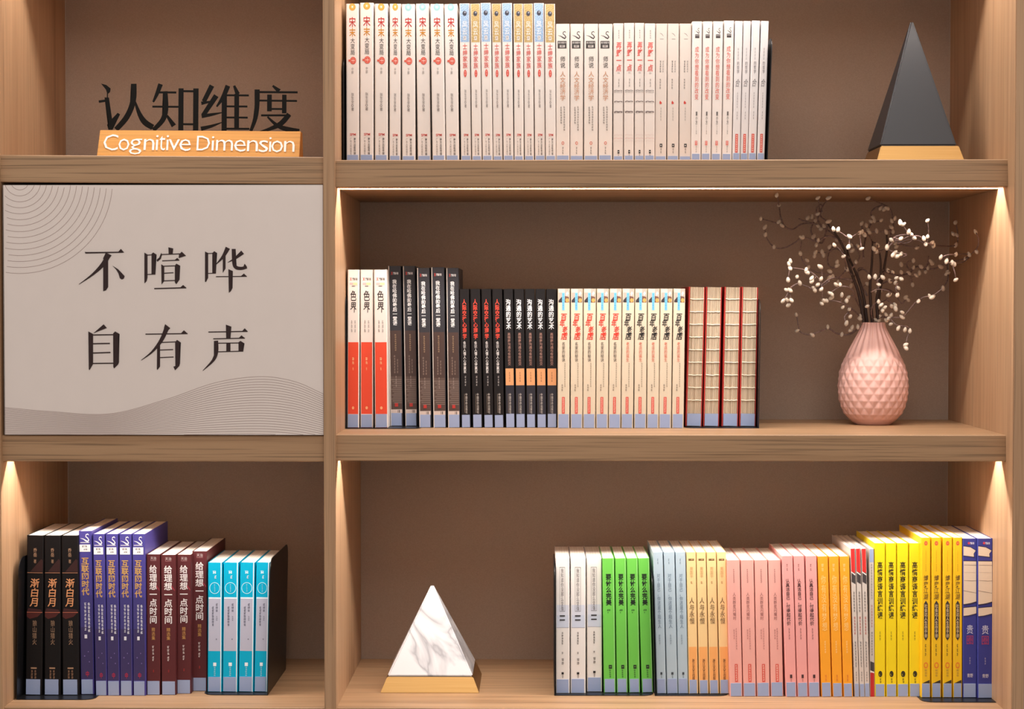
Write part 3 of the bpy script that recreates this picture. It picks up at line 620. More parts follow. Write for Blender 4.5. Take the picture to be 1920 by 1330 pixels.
# ---------------------------------------------------------------- bookends
def bookend(px, py, z, Y0, Y1, H, dirx, base_len, label, lean=0.0, px_is_x=None):
    """upright plate with rounded top corners at photo column px; foot runs dirx under the books"""
    x = px_is_x if px_is_x is not None else at(px, py, Y0).x
    root = empty('bookend', (x, Y0, z + .0001)); tag(root, label, 'bookend', 'black steel bookends')
    t = .0010; dpt = Y1 - Y0; r = .022
    pts = [(0, 0), (dpt, 0), (dpt, H - r)] + [(dpt - r + r*math.cos(a), H - r + r*math.sin(a)) for a in [math.pi/2*k/6 for k in range(1, 7)]]
    pts += [(r - r*math.sin(a), H - r + r*math.cos(a)) for a in [math.pi/2*k/6 for k in range(0, 7)]]
    bm = bmesh.new(); sh = math.tan(lean)
    prism(bm, pts, lambda p: (sh*p[1], p[0], p[1]), lambda p: (sh*p[1] - dirx*t, p[0], p[1])); fixn(bm); obj('upright_plate', bm, BLK, root)
    q = .018; L = base_len
    o2 = [(0, 0), (L - q, 0)] + [(L - q + q*math.sin(a), q - q*math.cos(a)) for a in [math.pi/2*k/5 for k in range(1, 6)]] + [(L, dpt*.72), (0, dpt*.72)]
    bm = bmesh.new(); prism(bm, o2, lambda p: (dirx*p[0], p[1], .0001), lambda p: (dirx*p[0], p[1], t)); fixn(bm); obj('foot_plate', bm, BLK, root)
    return root
mm = lambda px, Y: px * (D + Y)/F
bookend(644.6, 250, zU, .092, .26, .165, 1, .062, 'black bookend at left end of the upper right row')
bookend(1438, 290, zU, .092, .25, .196, -1, .058, 'black bookend at right end of the upper right row', lean=R(2.1))
bookend(648.7, 700, zM, .138, .33, .212, 1, mm(138, .16), 'black bookend left of the vermilion and white books')
bookend(1422.3, 700, zM, .160, .33, .205, -1, mm(136, .16), 'black bookend right of the thread bound books', lean=R(.6))
bookend(31.5, 1300, zB, .058, .25, .219, 1, mm(146, .06), 'black bookend at left of the black books', lean=R(1.3))
bookend(501, 1300, zB, .096, .30, .213, -1, mm(122, .1), 'black bookend right of the turquoise books', lean=R(1.3))
bookend(1040.5, 1290, zB, .099, .25, .205, 1, mm(186, .1), 'black bookend left of the pale grey books')
bookend(1229.2, 1290, zB, .099, .25, .19, 1, mm(138, .1), 'black bookend between green and pale blue books', lean=R(-1.6))
bookend(1872.0, 1300, zB, .058, .25, .219, -1, mm(142, .06), 'black bookend right of the navy blue books', lean=0)
# ---------------------------------------------------------------- pyramids
def rounded_pyramid(w, d, h, r=.0022):
    bm = bmesh.new(); a = [bm.verts.new(p) for p in ((-w/2, 0, 0), (w/2, 0, 0), (w/2, d, 0), (-w/2, d, 0))]; t = bm.verts.new((0, d/2, h))
    bm.faces.new(a[::-1])
    for k in range(4): bm.faces.new((a[k], a[(k+1) % 4], t))
    bmesh.ops.bevel(bm, geom=bm.edges[:] + bm.verts[:], offset=r, segments=3, affect='EDGES', clamp_overlap=True); fixn(bm); return bm
def frustum(w0, d0, w1, d1, h, r=.001):
    bm = bmesh.new(); y = (d0-d1)/2
    v = [bm.verts.new(p) for p in ((-w0/2, 0, 0), (w0/2, 0, 0), (w0/2, d0, 0), (-w0/2, d0, 0), (-w1/2, y, h), (w1/2, y, h), (w1/2, y+d1, h), (-w1/2, y+d1, h))]
    for q in ((0,3,2,1),(4,5,6,7),(0,1,5,4),(1,2,6,5),(2,3,7,6),(3,0,4,7)): bm.faces.new([v[i] for i in q])
    bmesh.ops.bevel(bm, geom=bm.edges[:], offset=r, segments=2, affect='EDGES'); fixn(bm); return bm
Yw = y_on(806, 1300.5, zB); A0, A1 = at(713, 1300, Yw), at(898.5, 1300, Yw); wb = A1.x - A0.x
rt = empty('pyramid_ornament', ((A0.x + A1.x)/2, Yw, zB + .0001)); tag(rt, 'white marble pyramid on a brass base, lower right shelf', 'ornament')
hb = at(806, 1270, Yw + .01).z - zB; w1 = wb*.872
obj('brass_base', frustum(wb, .150, w1, .150*.872, hb), GOLD, rt)
hp = at(813, 1096, Yw + .075).z - zB - hb
o = obj('marble_pyramid', rounded_pyramid(w1*1.0, .150*.872, hp + .002), MARBLE, rt, (0, .150*.064, hb + .0008)); 
Yk = .105; A0, A1 = at(1629, 290, Yk), at(1793, 290, Yk); wb = (A1.x - A0.x)*1.03
rt = empty('pyramid_ornament', ((at(1712, 280, Yk + .06)).x, Yk, zU + .0001)); tag(rt, 'tall matt black pyramid on a brass base, upper right shelf', 'ornament')
zt = at(1712, 274, Yk + .01).z
w1 = at(1785, 274, Yk + .008).x - at(1639, 274, Yk + .008).x
obj('brass_base', frustum(wb, wb*.95, w1, w1*.95, zt - zU), GOLD, rt)
w2 = at(1785, 272, Yk + .01).x - at(1641, 272, Yk + .01).x
obj('black_pyramid', rounded_pyramid(w2, w2*.95, at(1706, 35, Yk + .065).z - zt + .002), KER, rt, (-.002, (wb - w2)*.95/2, zt - zU + .0006))
# ---------------------------------------------------------------- sign stand
Ys = .10; zS = lambda px: zl_a + (zl_b - zl_a) * (at(px, 290, Ys).x - xl0)/(xd0 - xl0)
SL = at(180.5, 290, Ys); SR = at(560.5, 290, Ys); zb = zS(370); Wd = SR.x - SL.x; sx = (SL.x + SR.x)/2
tilt = math.atan2(zl_b - zl_a, xd0 - xl0)
rs = empty('sign_stand', (sx, Ys, zb), (0, -tilt, 0)); tag(rs, 'honey coloured wooden sign block with white lettering and black metal characters', 'sign')
Hs_ = at(370, 245, Ys + .01).z - zb
bm = bmesh.new()
pr = [(0, 0), (.055, 0), (.032, Hs_), (.012, Hs_)]
prism(bm, pr, lambda p: (-Wd/2 + p[1]*.06, p[0], p[1]), lambda p: (Wd/2 + p[1]*.02, p[0], p[1])); bmesh.ops.bevel(bm, geom=bm.edges[:], offset=.0006, segments=2, affect='EDGES'); fixn(bm)
obj('wooden_block', bm, SIGNW, rs)
WHT = flat((250, 246, 240), .5, name='white_letter_paint')
sl = .012/Hs_
bm = bmesh.new()
LET = [('C',283,388,472,590),('o',392,470,503,590),('g',470,560,503,618),('n',574,650,503,585),('i',660,677,475,585),('t',684,728,480,587),('i',736,752,475,585),('v',752,832,505,585),('e',830,912,503,590),
       ('D',955,1050,478,585),('i',1062,1079,480,585),('m',1094,1216,505,585),('e',1224,1308,505,592),('n',1318,1396,507,588),('s',1402,1470,507,594),('i',1476,1492,484,590),('o',1492,1576,508,595),('n',1584,1660,510,590)]
for g_, xa, xb, ya, yb_ in LET:
    V, P = glyph(g_, -.008); ax, bx = min(a for a, _ in V), max(a for a, _ in V); ay, by = min(b for _, b in V), max(b for _, b in V); vt = []
    for a, b in V:
        q = at(120 + (xa + (a-ax)/(bx-ax)*(xb-xa))/3.84, 130 + (yb_ - (b-ay)/(by-ay)*(yb_-ya))/3.84, Ys + .006) - Vector((sx, Ys, zb))
        vt.append(bm.verts.new((q.x, q.z*sl - .0009, q.z)))
    for q in P:
        try: bm.faces.new([vt[i] for i in q])
        except ValueError: pass
r_ = bmesh.ops.extrude_face_region(bm, geom=bm.faces[:]); bmesh.ops.translate(bm, verts=[e for e in r_['geom'] if isinstance(e, bmesh.types.BMVert)], vec=(0, .0008, 0)); fixn(bm)
obj('white_lettering', bm, WHT, rs)
def strokes_mesh(strokes, ox, oy, s, Y, th, origin, cap=True):
    """each stroke: (points, widths) or (polygon, None), crop pixels; an extruded plate"""
    bm = bmesh.new(); k = 0
    for pts, ws in strokes:
        k += 1; dy = k * .00001
        if ws is None: polys = [pts]
        else:
            if isinstance(ws, (int, float)): ws = [ws]*len(pts)
            if len(pts) > 2:
                q = smooth_path([Vector((a, b, c)) for (a, b), c in zip(pts, ws)], 4); pts = [(v.x, v.y) for v in q]; ws = [v.z for v in q]
            L, Rr = [], []
            for i, (x, y) in enumerate(pts):
                xa, ya = pts[max(i-1, 0)]; xb, yb = pts[min(i+1, len(pts)-1)]
                l = math.hypot(xb-xa, yb-ya) or 1; nx, ny = -(yb-ya)/l, (xb-xa)/l; wd = ws[i]/2
                L.append((x+nx*wd, y+ny*wd)); Rr.append((x-nx*wd, y-ny*wd))
            polys = [[L[i], L[i+1], Rr[i+1], Rr[i]] for i in range(len(pts)-1)]
            if len(polys) > 1: polys = [L + Rr[::-1]]
        for pl in polys:
            def m(p, d): q = at(ox + p[0]/s, oy + p[1]/s, Y); return Vector((q.x, Y + d + dy, q.z)) - origin
            prism(bm, pl, lambda p: m(p, 0), lambda p: m(p, th))
    bmesh.ops.triangulate(bm, faces=[f for f in bm.faces if len(f.verts) > 4])
    fixn(bm); return bm
S1 = [([(262,108),(300,118),(330,142),(326,168),(308,184),(298,152)], None), ([(308,176),(308,212)], 6), ([(247,238),(300,230)], 16),
 ([(288,208),(318,208),(342,362),(384,318),(399,328),(346,440),(318,440),(308,405),(318,392)], None),
 ([(497,108),(497,200),(480,280),(440,360),(372,438)], [38,38,38,38,34]), ([(503,225),(540,325),(580,385),(636,420)], [10,30,42,40]),
 ([(690,108),(668,170),(638,238)], [32,26,12]), ([(680,168),(803,168)], 14), ([(633,271),(820,271)], 13), ([(724,160),(728,290),(705,370),(640,440)], [32,36,34,28]), ([(738,335),(788,408)], [16,36]),
 ([(838,138),(838,440)], 35), ([(945,138),(945,440)], 37), ([(838,158),(945,158)], 14), ([(838,396),(945,396)], 14),
 ([(1060,116),(1002,232)], [34,30]), ([(985,244),(1050,232)], [24,12]), ([(1092,188),(998,332)], [36,30]), ([(988,338),(1060,325),(1135,310)], [26,20,5]), ([(984,428),(1060,408),(1135,380)], [30,20,4]),
 ([(1175,116),(1140,200),(1095,268)], [34,28,10]), ([(1150,190),(1150,440)], 36), ([(1220,116),(1246,176)], [16,32]), ([(1239,175),(1240,428)], 33),
 ([(1150,185),(1326,185)], 13), ([(1150,265),(1316,265)], 13), ([(1150,345),(1319,345)], 13), ([(1150,426),(1332,426)], 14),
 ([(1498,114),(1545,152)], [14,32]), ([(1375,160),(1677,160)], 14), ([(1386,142),(1386,250),(1374,350),(1342,442)], [36,34,30,20]), ([(1400,221),(1673,222)], 13),
 ([(1475,178),(1475,298)], 32), ([(1582,178),(1582,312)], 31), ([(1475,281),(1582,281)], 13), ([(1416,328),(1625,326)], 14), ([(1618,318),(1560,385),(1480,425),(1405,446)], [34,36,24,8]), ([(1462,338),(1530,398),(1600,425),(1692,434)], [12,26,34,20])]
org = Vector((sx, Ys, zb))
obj('metal_characters', strokes_mesh(S1, 120, 130, 3.84, Ys + .022, .002, org), BLKPAINT, rs)
# ---------------------------------------------------------------- poster
P0, P1 = at(7.5, 816.5, .004), at(606.3, 345.5, .004)
ps = empty('poster_panel', ((P0.x + P1.x)/2, .004, P0.z)); tag(ps, 'pale framed poster with large dark characters and fine curved lines', 'poster')
o0 = Vector(ps.location)
PAP = flat((238, 223, 215), .5, name='poster_paper', vary=.01)
bm = bmesh.new(); box(bm, P0.x - o0.x + .001, P1.x - o0.x - .001, .0022, .012, .0008, P1.z - o0.z - .0008); obj('poster_board', bm, PAP, ps)
INK = flat((50, 26, 24), .8, name='dark_brown_ink')
def serif(a, b, c): return ([a, b, c], None)
Q1 = [([(160,178),(175,180),(545,176),(562,184),(540,187),(165,195)], None), serif((500,180),(530,147),(562,184)),
 ([(405,200),(350,300),(240,410),(98,512)], [52,44,22,3]), ([(375,185),(434,214),(398,262),(345,250)], None), ([(348,290),(398,250),(398,540),(375,575),(348,582)], None), ([(446,322),(500,356),(535,392),(568,428),(560,452),(540,462),(520,450),(505,400),(480,358)], None),
 ([(772,186),(803,205),(803,440),(795,478),(776,500),(772,495)], None), ([(845,200),(862,184),(896,206),(884,225),(884,412),(845,412)], None), ([(800,211),(850,208)], 8), ([(800,410),(850,408)], 8),
 ([(1018,131),(1068,143),(1062,200),(1022,202)], None), ([(945,188),(952,210),(940,250),(905,279),(896,262),(925,235)], None), ([(945,205),(1140,198)], 9), ([(1128,207),(1155,176),(1199,218),(1124,242)], None),
 ([(955,270),(1130,263)], 9), serif((1080,264),(1110,240),(1132,264)), ([(945,306),(975,325),(975,480),(948,513)], None), ([(1085,320),(1100,299),(1139,320),(1132,335),(1132,465),(1100,510),(1085,492)], None),
 ([(970,325),(1090,321)], 9), ([(970,398),(1070,392)], 9), ([(970,476),(1090,472)], 9), ([(873,556),(1200,547)], 12), serif((1135,548),(1170,519),(1205,550)),
 ([(1395,174),(1427,190),(1427,445),(1405,488),(1395,485)], None), ([(1470,190),(1490,171),(1519,190),(1507,205),(1507,402),(1470,402)], None), ([(1420,195),(1475,192)], 8), ([(1420,400),(1475,398)], 8),
 ([(1630,136),(1580,228),(1503,312)], [48,30,4]), ([(1578,225),(1606,195),(1606,350),(1578,393)], None), ([(1782,182),(1700,248),(1628,287)], [44,22,3]), ([(1690,148),(1692,290),(1715,338),(1770,348),(1824,334)], [40,34,36,32,30]), serif((1790,330),(1802,300),(1829,335)),
 ([(1508,433),(1825,430)], 9), serif((1762,430),(1795,401),(1827,432)), ([(1635,356),(1681,375),(1678,550),(1660,585),(1640,599)], None)]
Q2 = [([(352,101),(385,138),(248,192)], None), ([(195,174),(243,200),(243,510),(207,572),(200,562)], None), ([(450,195),(470,174),(515,200),(503,220),(510,490),(500,515),(460,555),(452,540)], None),
 ([(240,210),(455,207)], 11), ([(240,300),(416,297)], 12), ([(240,396),(422,390)], 12), ([(240,503),(455,501)], 11),
 ([(783,202),(1215,196)], 10), serif((1146,196),(1178,162),(1217,198)), ([(1005,130),(945,265),(850,385),(738,471)], [48,38,20,4]), ([(985,99),(1037,140),(1008,172),(972,140)], None),
 ([(903,310),(932,288),(932,535),(905,571),(900,560)], None), ([(1088,285),(1107,261),(1146,288),(1135,305),(1138,500),(1130,530),(1087,574),(1070,536),(1090,530)], None), ([(930,288),(1095,281)], 9), ([(930,365),(1066,360)], 9), ([(930,443),(1071,437)], 9),
 ([(1610,104),(1666,125),(1657,245),(1613,245)], None), ([(1430,180),(1832,173)], 10), serif((1775,174),(1803,142),(1836,175)), ([(1480,250),(1805,243)], 10), serif((1740,244),(1770,214),(1806,245)),
 ([(1508,270),(1512,380),(1480,470),(1372,578)], [42,38,28,4]), ([(1520,295),(1750,292)], 9), ([(1635,292),(1635,382)], 42), ([(1740,285),(1760,271),(1801,298),(1788,312),(1788,382),(1740,382)], None), ([(1520,384),(1750,378)], 9)]
yP = .0052
bmA = strokes_mesh(Q1, 130, 440, 5.486, yP, .0008, o0); obj('printed_characters', bmA, INK, ps)
obj('printed_characters', strokes_mesh(Q2, 130, 590, 5.486, yP, .0008, o0), INK, ps)
LINE = flat((166, 138, 130), .6, name='fine_line_ink')
def ribbon(bm, pts, wpx, Y):
    L, Rr = [], []
    for i, (x, y) in enumerate(pts):
        xa, ya = pts[max(i-1, 0)]; xb, yb = pts[min(i+1, len(pts)-1)]; l = math.hypot(xb-xa, yb-ya) or 1
        nx, ny = -(yb-ya)/l*wpx/2, (xb-xa)/l*wpx/2
        L.append(bm.verts.new(at(x+nx, y+ny, Y) - o0)); Rr.append(bm.verts.new(at(x-nx, y-ny, Y) - o0))
    for i in range(len(pts)-1):
        f = bm.faces.new((L[i], L[i+1], Rr[i+1], Rr[i])); f.normal_update()
        if f.normal.y > 0: f.normal_flip()
bm = bmesh.new()
for k in range(15):
    r = 174 - 11.2*k; seg = []
    for j in range(61):
        a = math.pi*1.2*j/60 - .1; x, y = 37 + r*math.cos(a), 339 + r*math.sin(a)
        if x > 9 and y > 346.5: seg.append((x, y))
        else:
            if len(seg) > 1: ribbon(bm, seg, .75, .0060)
            seg = []
    if len(seg) > 1: ribbon(bm, seg, .75, .0060)
obj('curved_line_pattern', bm, LINE, ps)
def cur(P, x):
    k = 0
    while k < len(P) - 2 and x > P[k+1][0]: k += 1
    q = [P[max(k-1, 0)], P[k], P[k+1], P[min(k+2, len(P)-1)]]; h_ = q[2][0] - q[1][0]; t = (x - q[1][0])/h_
    m0 = (q[2][1]-q[0][1])/((q[2][0]-q[0][0]) or 1)*h_; m1 = (q[3][1]-q[1][1])/((q[3][0]-q[1][0]) or 1)*h_
    return (2*t**3-3*t*t+1)*q[1][1] + (t**3-2*t*t+t)*m0 + (-2*t**3+3*t*t)*q[2][1] + (t**3-t*t)*m1
topc = [(20,1152),(250,1172),(560,1184),(850,1110),(1100,1025),(1330,995),(1500,1020),(1650,1085)]
botc = [(20,1300),(400,1300),(700,1300),(1100,1300),(1330,1300),(1500,1310),(1650,1330)]
bm = bmesh.new()
for k in range(24):
    f = k/23; seg = []
    for j in range(81):
        xz = 24 + (1645-24)*j/80; y = cur(topc, xz)*(1-f) + cur(botc, xz)*f; x, yy = xz/2.7145, 340 + y/2.7145
        if yy < 815.5: seg.append((x, yy))
        else:
            if len(seg) > 1: ribbon(bm, seg, .75, .0060)
            seg = []
    if len(seg) > 1: ribbon(bm, seg, .75, .0060)
obj('curved_line_pattern', bm, LINE, ps)
gl = NT('clear_acrylic'); 
tr = gl.n('ShaderNodeBsdfTransparent'); gs = gl.n('ShaderNodeBsdfGlossy'); gs.inputs['Roughness'].default_value = .06
fr = gl.n('ShaderNodeFresnel'); fr.inputs[0].default_value = 1.18; mx = gl.n('ShaderNodeMixShader')
gl.l(fr.outputs[0], mx.inputs[0]); gl.l(tr.outputs[0], mx.inputs[1]); gl.l(gs.outputs[0], mx.inputs[2]); gl.l(mx.outputs[0], gl.t.nodes['Material Output'].inputs[0])
bm = bmesh.new(); box(bm, P0.x - o0.x + .0006, P1.x - o0.x - .0006, 0, .0008, .0006, P1.z - o0.z - .0006); obj('acrylic_cover', bm, gl.m, ps)
# ---------------------------------------------------------------- vase and berry twigs
Yv = .262; vs_ = 5.7842; prof = [(145,129),(165,130),(200,137),(250,160),(300,186),(350,214),(400,240),(450,266),(500,290),(550,312),(600,330),(650,345),(700,357),(750,365),(800,370),(850,371),(900,370),(950,366),(1000,357),(1050,345),(1100,328),(1150,303),(1200,268),(1235,232),(1258,205),(1268,190)]
cxv = 1540 + 561/vs_; kx = (D + Yv)/F
zt_v = at(cxv, 580 + 145/vs_, Yv).z; zV = zM
zb_v = at(cxv, 580 + 1268/vs_, Yv - .03).z; 
Hv = zt_v - zV
def prof_r(t):                                     # t = 0 top .. 1 foot
    y = 145 + t*(1268-145)
    for (a, b), (c, d) in zip(prof, prof[1:]):
        if y <= c + 1e-6: return (b + (d-b)*(y-a)/(c-a))/vs_*kx
    return prof[-1][1]/vs_*kx
NV, NT_, NR = 20, 240, 170
bm = bmesh.new(); rings = []
for i in range(NR + 1):
    t = i/NR; y = 145 + t*1123; ring = []
    fd = max(0, min(1, (y-500)/90)) * max(0, min(1, (1215-y)/70)); fl = max(0, 1 - fd) * max(0, min(1, (600-y)/150)) * min(1, .55 + (y-145)/300)
    for j in range(NT_):
        th = 2*math.pi*j/NT_; a = NV*th/(2*math.pi); b = (y-540)/152
        p, q = a + b, a - b
        fp, fq = abs(p - math.floor(p) - .5)*2, abs(q - math.floor(q) - .5)*2
        st = 1 - max(fp, fq)
        r = prof_r(t) - .0010 + .0026*fd*st*(1.0) + fl*.0012*math.cos(2*math.pi*a)
        ring.append(bm.verts.new((r*math.cos(th), r*math.sin(th), Hv*(1-t))))
    rings.append(ring)
for i in range(NR):
    for j in range(NT_): bm.faces.new((rings[i][j], rings[i+1][j], rings[i+1][(j+1) % NT_], rings[i][(j+1) % NT_])).smooth = True
bm.faces.new(rings[-1])
prev = rings[0]
for rr_, zz in ((prof_r(0) - .0035, Hv + .0004), (prof_r(0) - .0045, Hv - .003), (prof_r(0) - .0045, Hv - .05)):
    cur_r = [bm.verts.new((rr_*math.cos(2*math.pi*j/NT_), rr_*math.sin(2*math.pi*j/NT_), zz)) for j in range(NT_)]
    for j in range(NT_): bm.faces.new((prev[j], prev[(j+1) % NT_], cur_r[(j+1) % NT_], cur_r[j])).smooth = True
    prev = cur_r
bm.faces.new(prev); fixn(bm)
vx = at(cxv, 700, Yv).x
vase = obj('vase', bm, PINK, None, (vx, Yv, zV + .0001)); tag(vase, 'blush pink teardrop vase with diamond faceted body', 'vase')
# twigs: crop pixels; f = lit ones that reach forward, b = ones further back
tz = 2.83
STEMS = [[(640,760),(600,590),(560,470),(520,340),(480,262),(430,200)], [(650,760),(622,600),(588,480),(545,380),(530,320)], [(655,770),(655,560),(665,400),(668,290)], [(682,760),(700,600),(728,440),(745,330),(742,240)], [(668,770),(690,620),(705,520),(712,420),(705,350)]]
TW = [  # (branch, mode, points root->tip)
 (0,'b',[(520,340),(470,262),(400,215),(345,195),(290,200),(240,228),(190,205),(130,185),(75,170)]), (0,'b',[(240,228),(205,215),(180,160),(172,100),(160,45)]),
 (0,'b',[(520,300),(440,262),(370,290),(300,268),(260,295),(200,325),(145,320),(105,270),(97,215)]), (0,'b',[(430,200),(400,300),(345,250),(350,200),(385,150),(380,60)]), (0,'b',[(385,150),(405,100),(440,60)]),
 (0,'b',[(450,225),(430,190),(390,150),(410,90)]), (0,'b',[(345,195),(310,185),(275,170)]), (0,'b',[(400,215),(380,180),(370,120),(395,95),(400,140)]),
 (1,'b',[(545,380),(480,330),(430,350),(370,350)]), (1,'b',[(480,430),(450,430),(430,400),(440,340),(470,310)]), (1,'b',[(580,500),(470,480),(400,460),(340,440),(300,400),(285,350),(290,290)]),
 (1,'f',[(560,470),(530,440),(520,380),(490,330),(460,310)]), (1,'f',[(530,440),(490,480),(440,490),(395,520),(390,500),(350,460),(300,440),(230,430)]), (1,'f',[(395,520),(400,545),(400,600)]), (1,'f',[(390,500),(400,470),(395,430)]),
 (1,'f',[(230,432),(225,460),(220,495)]), (1,'f',[(440,500),(365,545),(320,530),(280,512),(270,480)]), (1,'f',[(280,512),(250,525),(225,550),(222,600),(222,635)]), (1,'f',[(225,550),(212,580),(195,605)]), (1,'f',[(225,552),(237,603)]),
 (1,'f',[(600,690),(560,650),(510,620),(450,605),(400,618)]), (1,'f',[(600,640),(580,600),(560,550),(520,530),(480,540),(440,570)]), (1,'f',[(560,650),(520,690),(530,725)]),
 (1,'b',[(610,730),(590,755),(540,785),(480,780),(430,755),(345,785),(290,775),(275,740),(265,680)]),
 (2,'f',[(668,300),(650,262),(600,245),(545,270),(500,245),(450,222)]), (2,'f',[(600,250),(605,300),(610,330)]), (2,'f',[(545,270),(545,300),(540,322)]), (2,'f',[(668,300),(690,300),(700,340),(745,325)]),
 (2,'b',[(620,380),(620,330),(640,240),(665,180),(660,140),(680,115),(720,95),(700,85),(645,62)]), (2,'b',[(720,95),(760,120),(775,175),(770,230),(690,240),(660,240)]), (2,'b',[(640,240),(615,225),(610,195)]), (2,'b',[(665,180),(690,185),(712,180)]),
 (2,'b',[(550,440),(580,410),(600,360),(560,300)]), (2,'b',[(655,470),(620,440),(580,460),(555,525)]), (2,'b',[(640,580),(600,500),(590,440),(620,430)]),
 (3,'f',[(745,330),(790,285),(830,300),(870,290),(880,260),(850,235),(820,195)]), (3,'f',[(745,330),(760,290),(800,262),(870,255),(820,280),(780,272),(800,300),(860,280),(910,285),(950,300),(965,250),(960,180)]), (3,'f',[(740,330),(790,350),(850,360),(820,375),(785,365)]),
 (3,'f',[(870,265),(910,262),(940,278)]), (3,'b',[(742,240),(770,230),(765,285),(830,310),(880,320),(900,330),(912,312)]), (3,'b',[(950,300),(985,308),(1030,315),(1110,310),(1120,250),(1108,190)]),
 (4,'b',[(712,440),(790,470),(860,460),(900,425),(940,440),(1000,435),(1040,415),(1090,400),(1150,385),(1190,360),(1225,320),(1230,280),(1215,240)]), (4,'b',[(900,425),(870,440),(850,420),(860,395),(885,400)]), (4,'b',[(940,440),(960,410),(965,370)]), (4,'b',[(850,460),(870,480),(880,520)]),
 (4,'f',[(1190,360),(1150,358),(1110,362),(1070,362),(1030,377)]), (4,'f',[(1185,368),(1150,400),(1090,408),(1060,395)]), (4,'f',[(1090,410),(1105,460),(1110,495)]), (4,'b',[(1060,410),(1068,450),(1065,500),(1040,540)]),
 (4,'f',[(700,690),(780,695),(830,690),(870,645),(900,612),(940,587),(985,580),(1040,540)]), (4,'f',[(690,700),(740,690),(765,705),(795,735),(850,743),(867,765),(852,800),(845,845)]), (4,'f',[(690,620),(740,600),(760,560),(700,545),(660,560)]), (4,'f',[(670,720),(662,650),(700,610),(740,640)]),
 (4,'f',[(712,520),(760,500),(800,512),(790,540),(805,575)]), (4,'f',[(712,470),(750,445),(782,470),(820,490)]), (4,'b',[(690,572),(740,545),(790,570),(820,620),(850,590)]), (4,'f',[(705,350),(680,350),(675,330)]), (4,'f',[(700,540),(690,500),(650,480)]), (4,'f',[(690,500),(720,475)]), (4,'f',[(740,600),(770,620),(790,645)])]
BER = [(160,45),(172,97),(75,170),(188,205),(97,215),(100,255),(145,320),(172,185),(290,270),(300,268),(285,355),(378,60),(435,60),(378,145),(345,160),(325,165),(365,180),(410,210),(435,185),(380,210),(395,225),(460,225),(485,228),(355,265),(380,285),(370,310),(400,345),(365,350),(407,362),(360,368),(440,320),(465,310),(480,285),(500,290),(540,320),(545,265),(600,245),(612,240),(625,255),(645,232),(652,242),(610,330),(695,310),(745,322),(555,310),(560,340),(590,315),(645,62),(712,115),(730,120),(745,115),(670,162),(678,180),(658,184),(715,178),(787,168),(770,182),(768,215),(775,238),(740,240),(610,195),(635,205),(690,235),(815,190),(832,200),(860,240),(872,252),(888,272),(820,275),(790,300),(770,283),(795,320),(960,180),(960,265),(940,275),(950,305),(984,299),(992,312),(1108,190),(1095,250),(1115,257),(1110,310),(1215,240),(1220,345),(905,325),(788,350),(778,362),(800,370),(820,358),(675,330),(690,345),(232,395),(224,410),(230,433),(316,441),(320,455),(320,392),(325,430),(345,486),(390,425),(395,490),(378,520),(346,502),(220,495),(268,478),(282,512),(355,538),(362,550),(396,545),(210,548),(230,550),(193,607),(214,600),(237,603),(222,630),(443,480),(457,478),(485,508),(496,520),(474,520),(530,438),(515,370),(480,400),(480,420),(440,450),(580,400),(555,525),(650,480),(682,478),(713,468),(722,482),(640,515),(700,520),(707,553),(690,560),(750,445),(775,455),(760,500),(790,510),(796,485),(820,490),(805,538),(755,575),(800,575),(845,588),(856,602),(820,413),(885,393),(885,430),(860,460),(900,472),(917,458),(820,455),(925,425),(950,452),(962,430),(978,398),(986,408),(880,520),(1030,375),(1060,395),(1110,360),(1090,404),(1102,412),(1160,385),(1180,360),(1030,425),(1065,452),(1065,462),(1110,495),(1042,540),(985,587),(970,580),(912,608),(452,572),(440,565),(450,590),(505,575),(540,588),(530,606),(398,620),(410,605),(425,605),(510,640),(545,650),(550,690),(600,702),(602,690),(530,725),(640,635),(698,640),(715,628),(722,656),(732,642),(700,610),(770,635),(787,628),(790,647),(740,680),(767,684),(755,700),(710,690),(703,712),(685,708),(825,668),(825,692),(740,710),(765,730),(805,752),(840,760),(866,766),(845,840),(845,856),(263,680),(268,765),(348,788),(430,745),(505,785),(553,762),(560,748),(590,745)]
rt_ = random.Random(3)
undz = z_ur - TH_
def tw_y(mode, py, seed):
    drop = max(0, undz - at(1650, py, .2).z)
    if mode == 'f': return min(.205, .072 + .62*drop)
    return .285 + .02*math.sin(seed*2.3)
bases = []; samples = []
LBL = ['berry twig sprig curling highest to the upper left', 'berry twig sprig spreading low to the left', 'berry twig sprig rising straight above the vase', 'berry twig sprig leaning to the upper right', 'berry twig sprig reaching farthest right and drooping']
roots = []
zm_ = zV + Hv
for b in range(5):
    rr = empty('berry_branch', (vx + (b-2)*.006, Yv + (-.004, .006, -.006, .005, -.003)[b], zm_ - .03)); tag(rr, 'dark curly ' + LBL[b] + ' with cream buds', 'branch', 'berry twigs in the pink vase'); roots.append(rr)
stem_pts = []
for b, st in enumerate(STEMS):
    bm = bmesh.new(); n = len(st); P = []
    for i, (x, y) in enumerate(st):
        px, py = 1400 + x/tz, 350 + y/tz; f = i/(n-1)
        if i == 0:
            P.append(roots[b].location.copy()); continue
        P.append(at(px, py, Yv + (.0, .012, -.01, .008, -.012)[b]*f))
    P = smooth_path(P, 5); stem_pts.append(P)
    tube(bm, [p - roots[b].location for p in P], [.0030*(1 - .55*i/(len(P)-1)) for i in range(len(P))], 8)
    obj('stem', bm, STEM, roots[b])
path_by_branch = {}
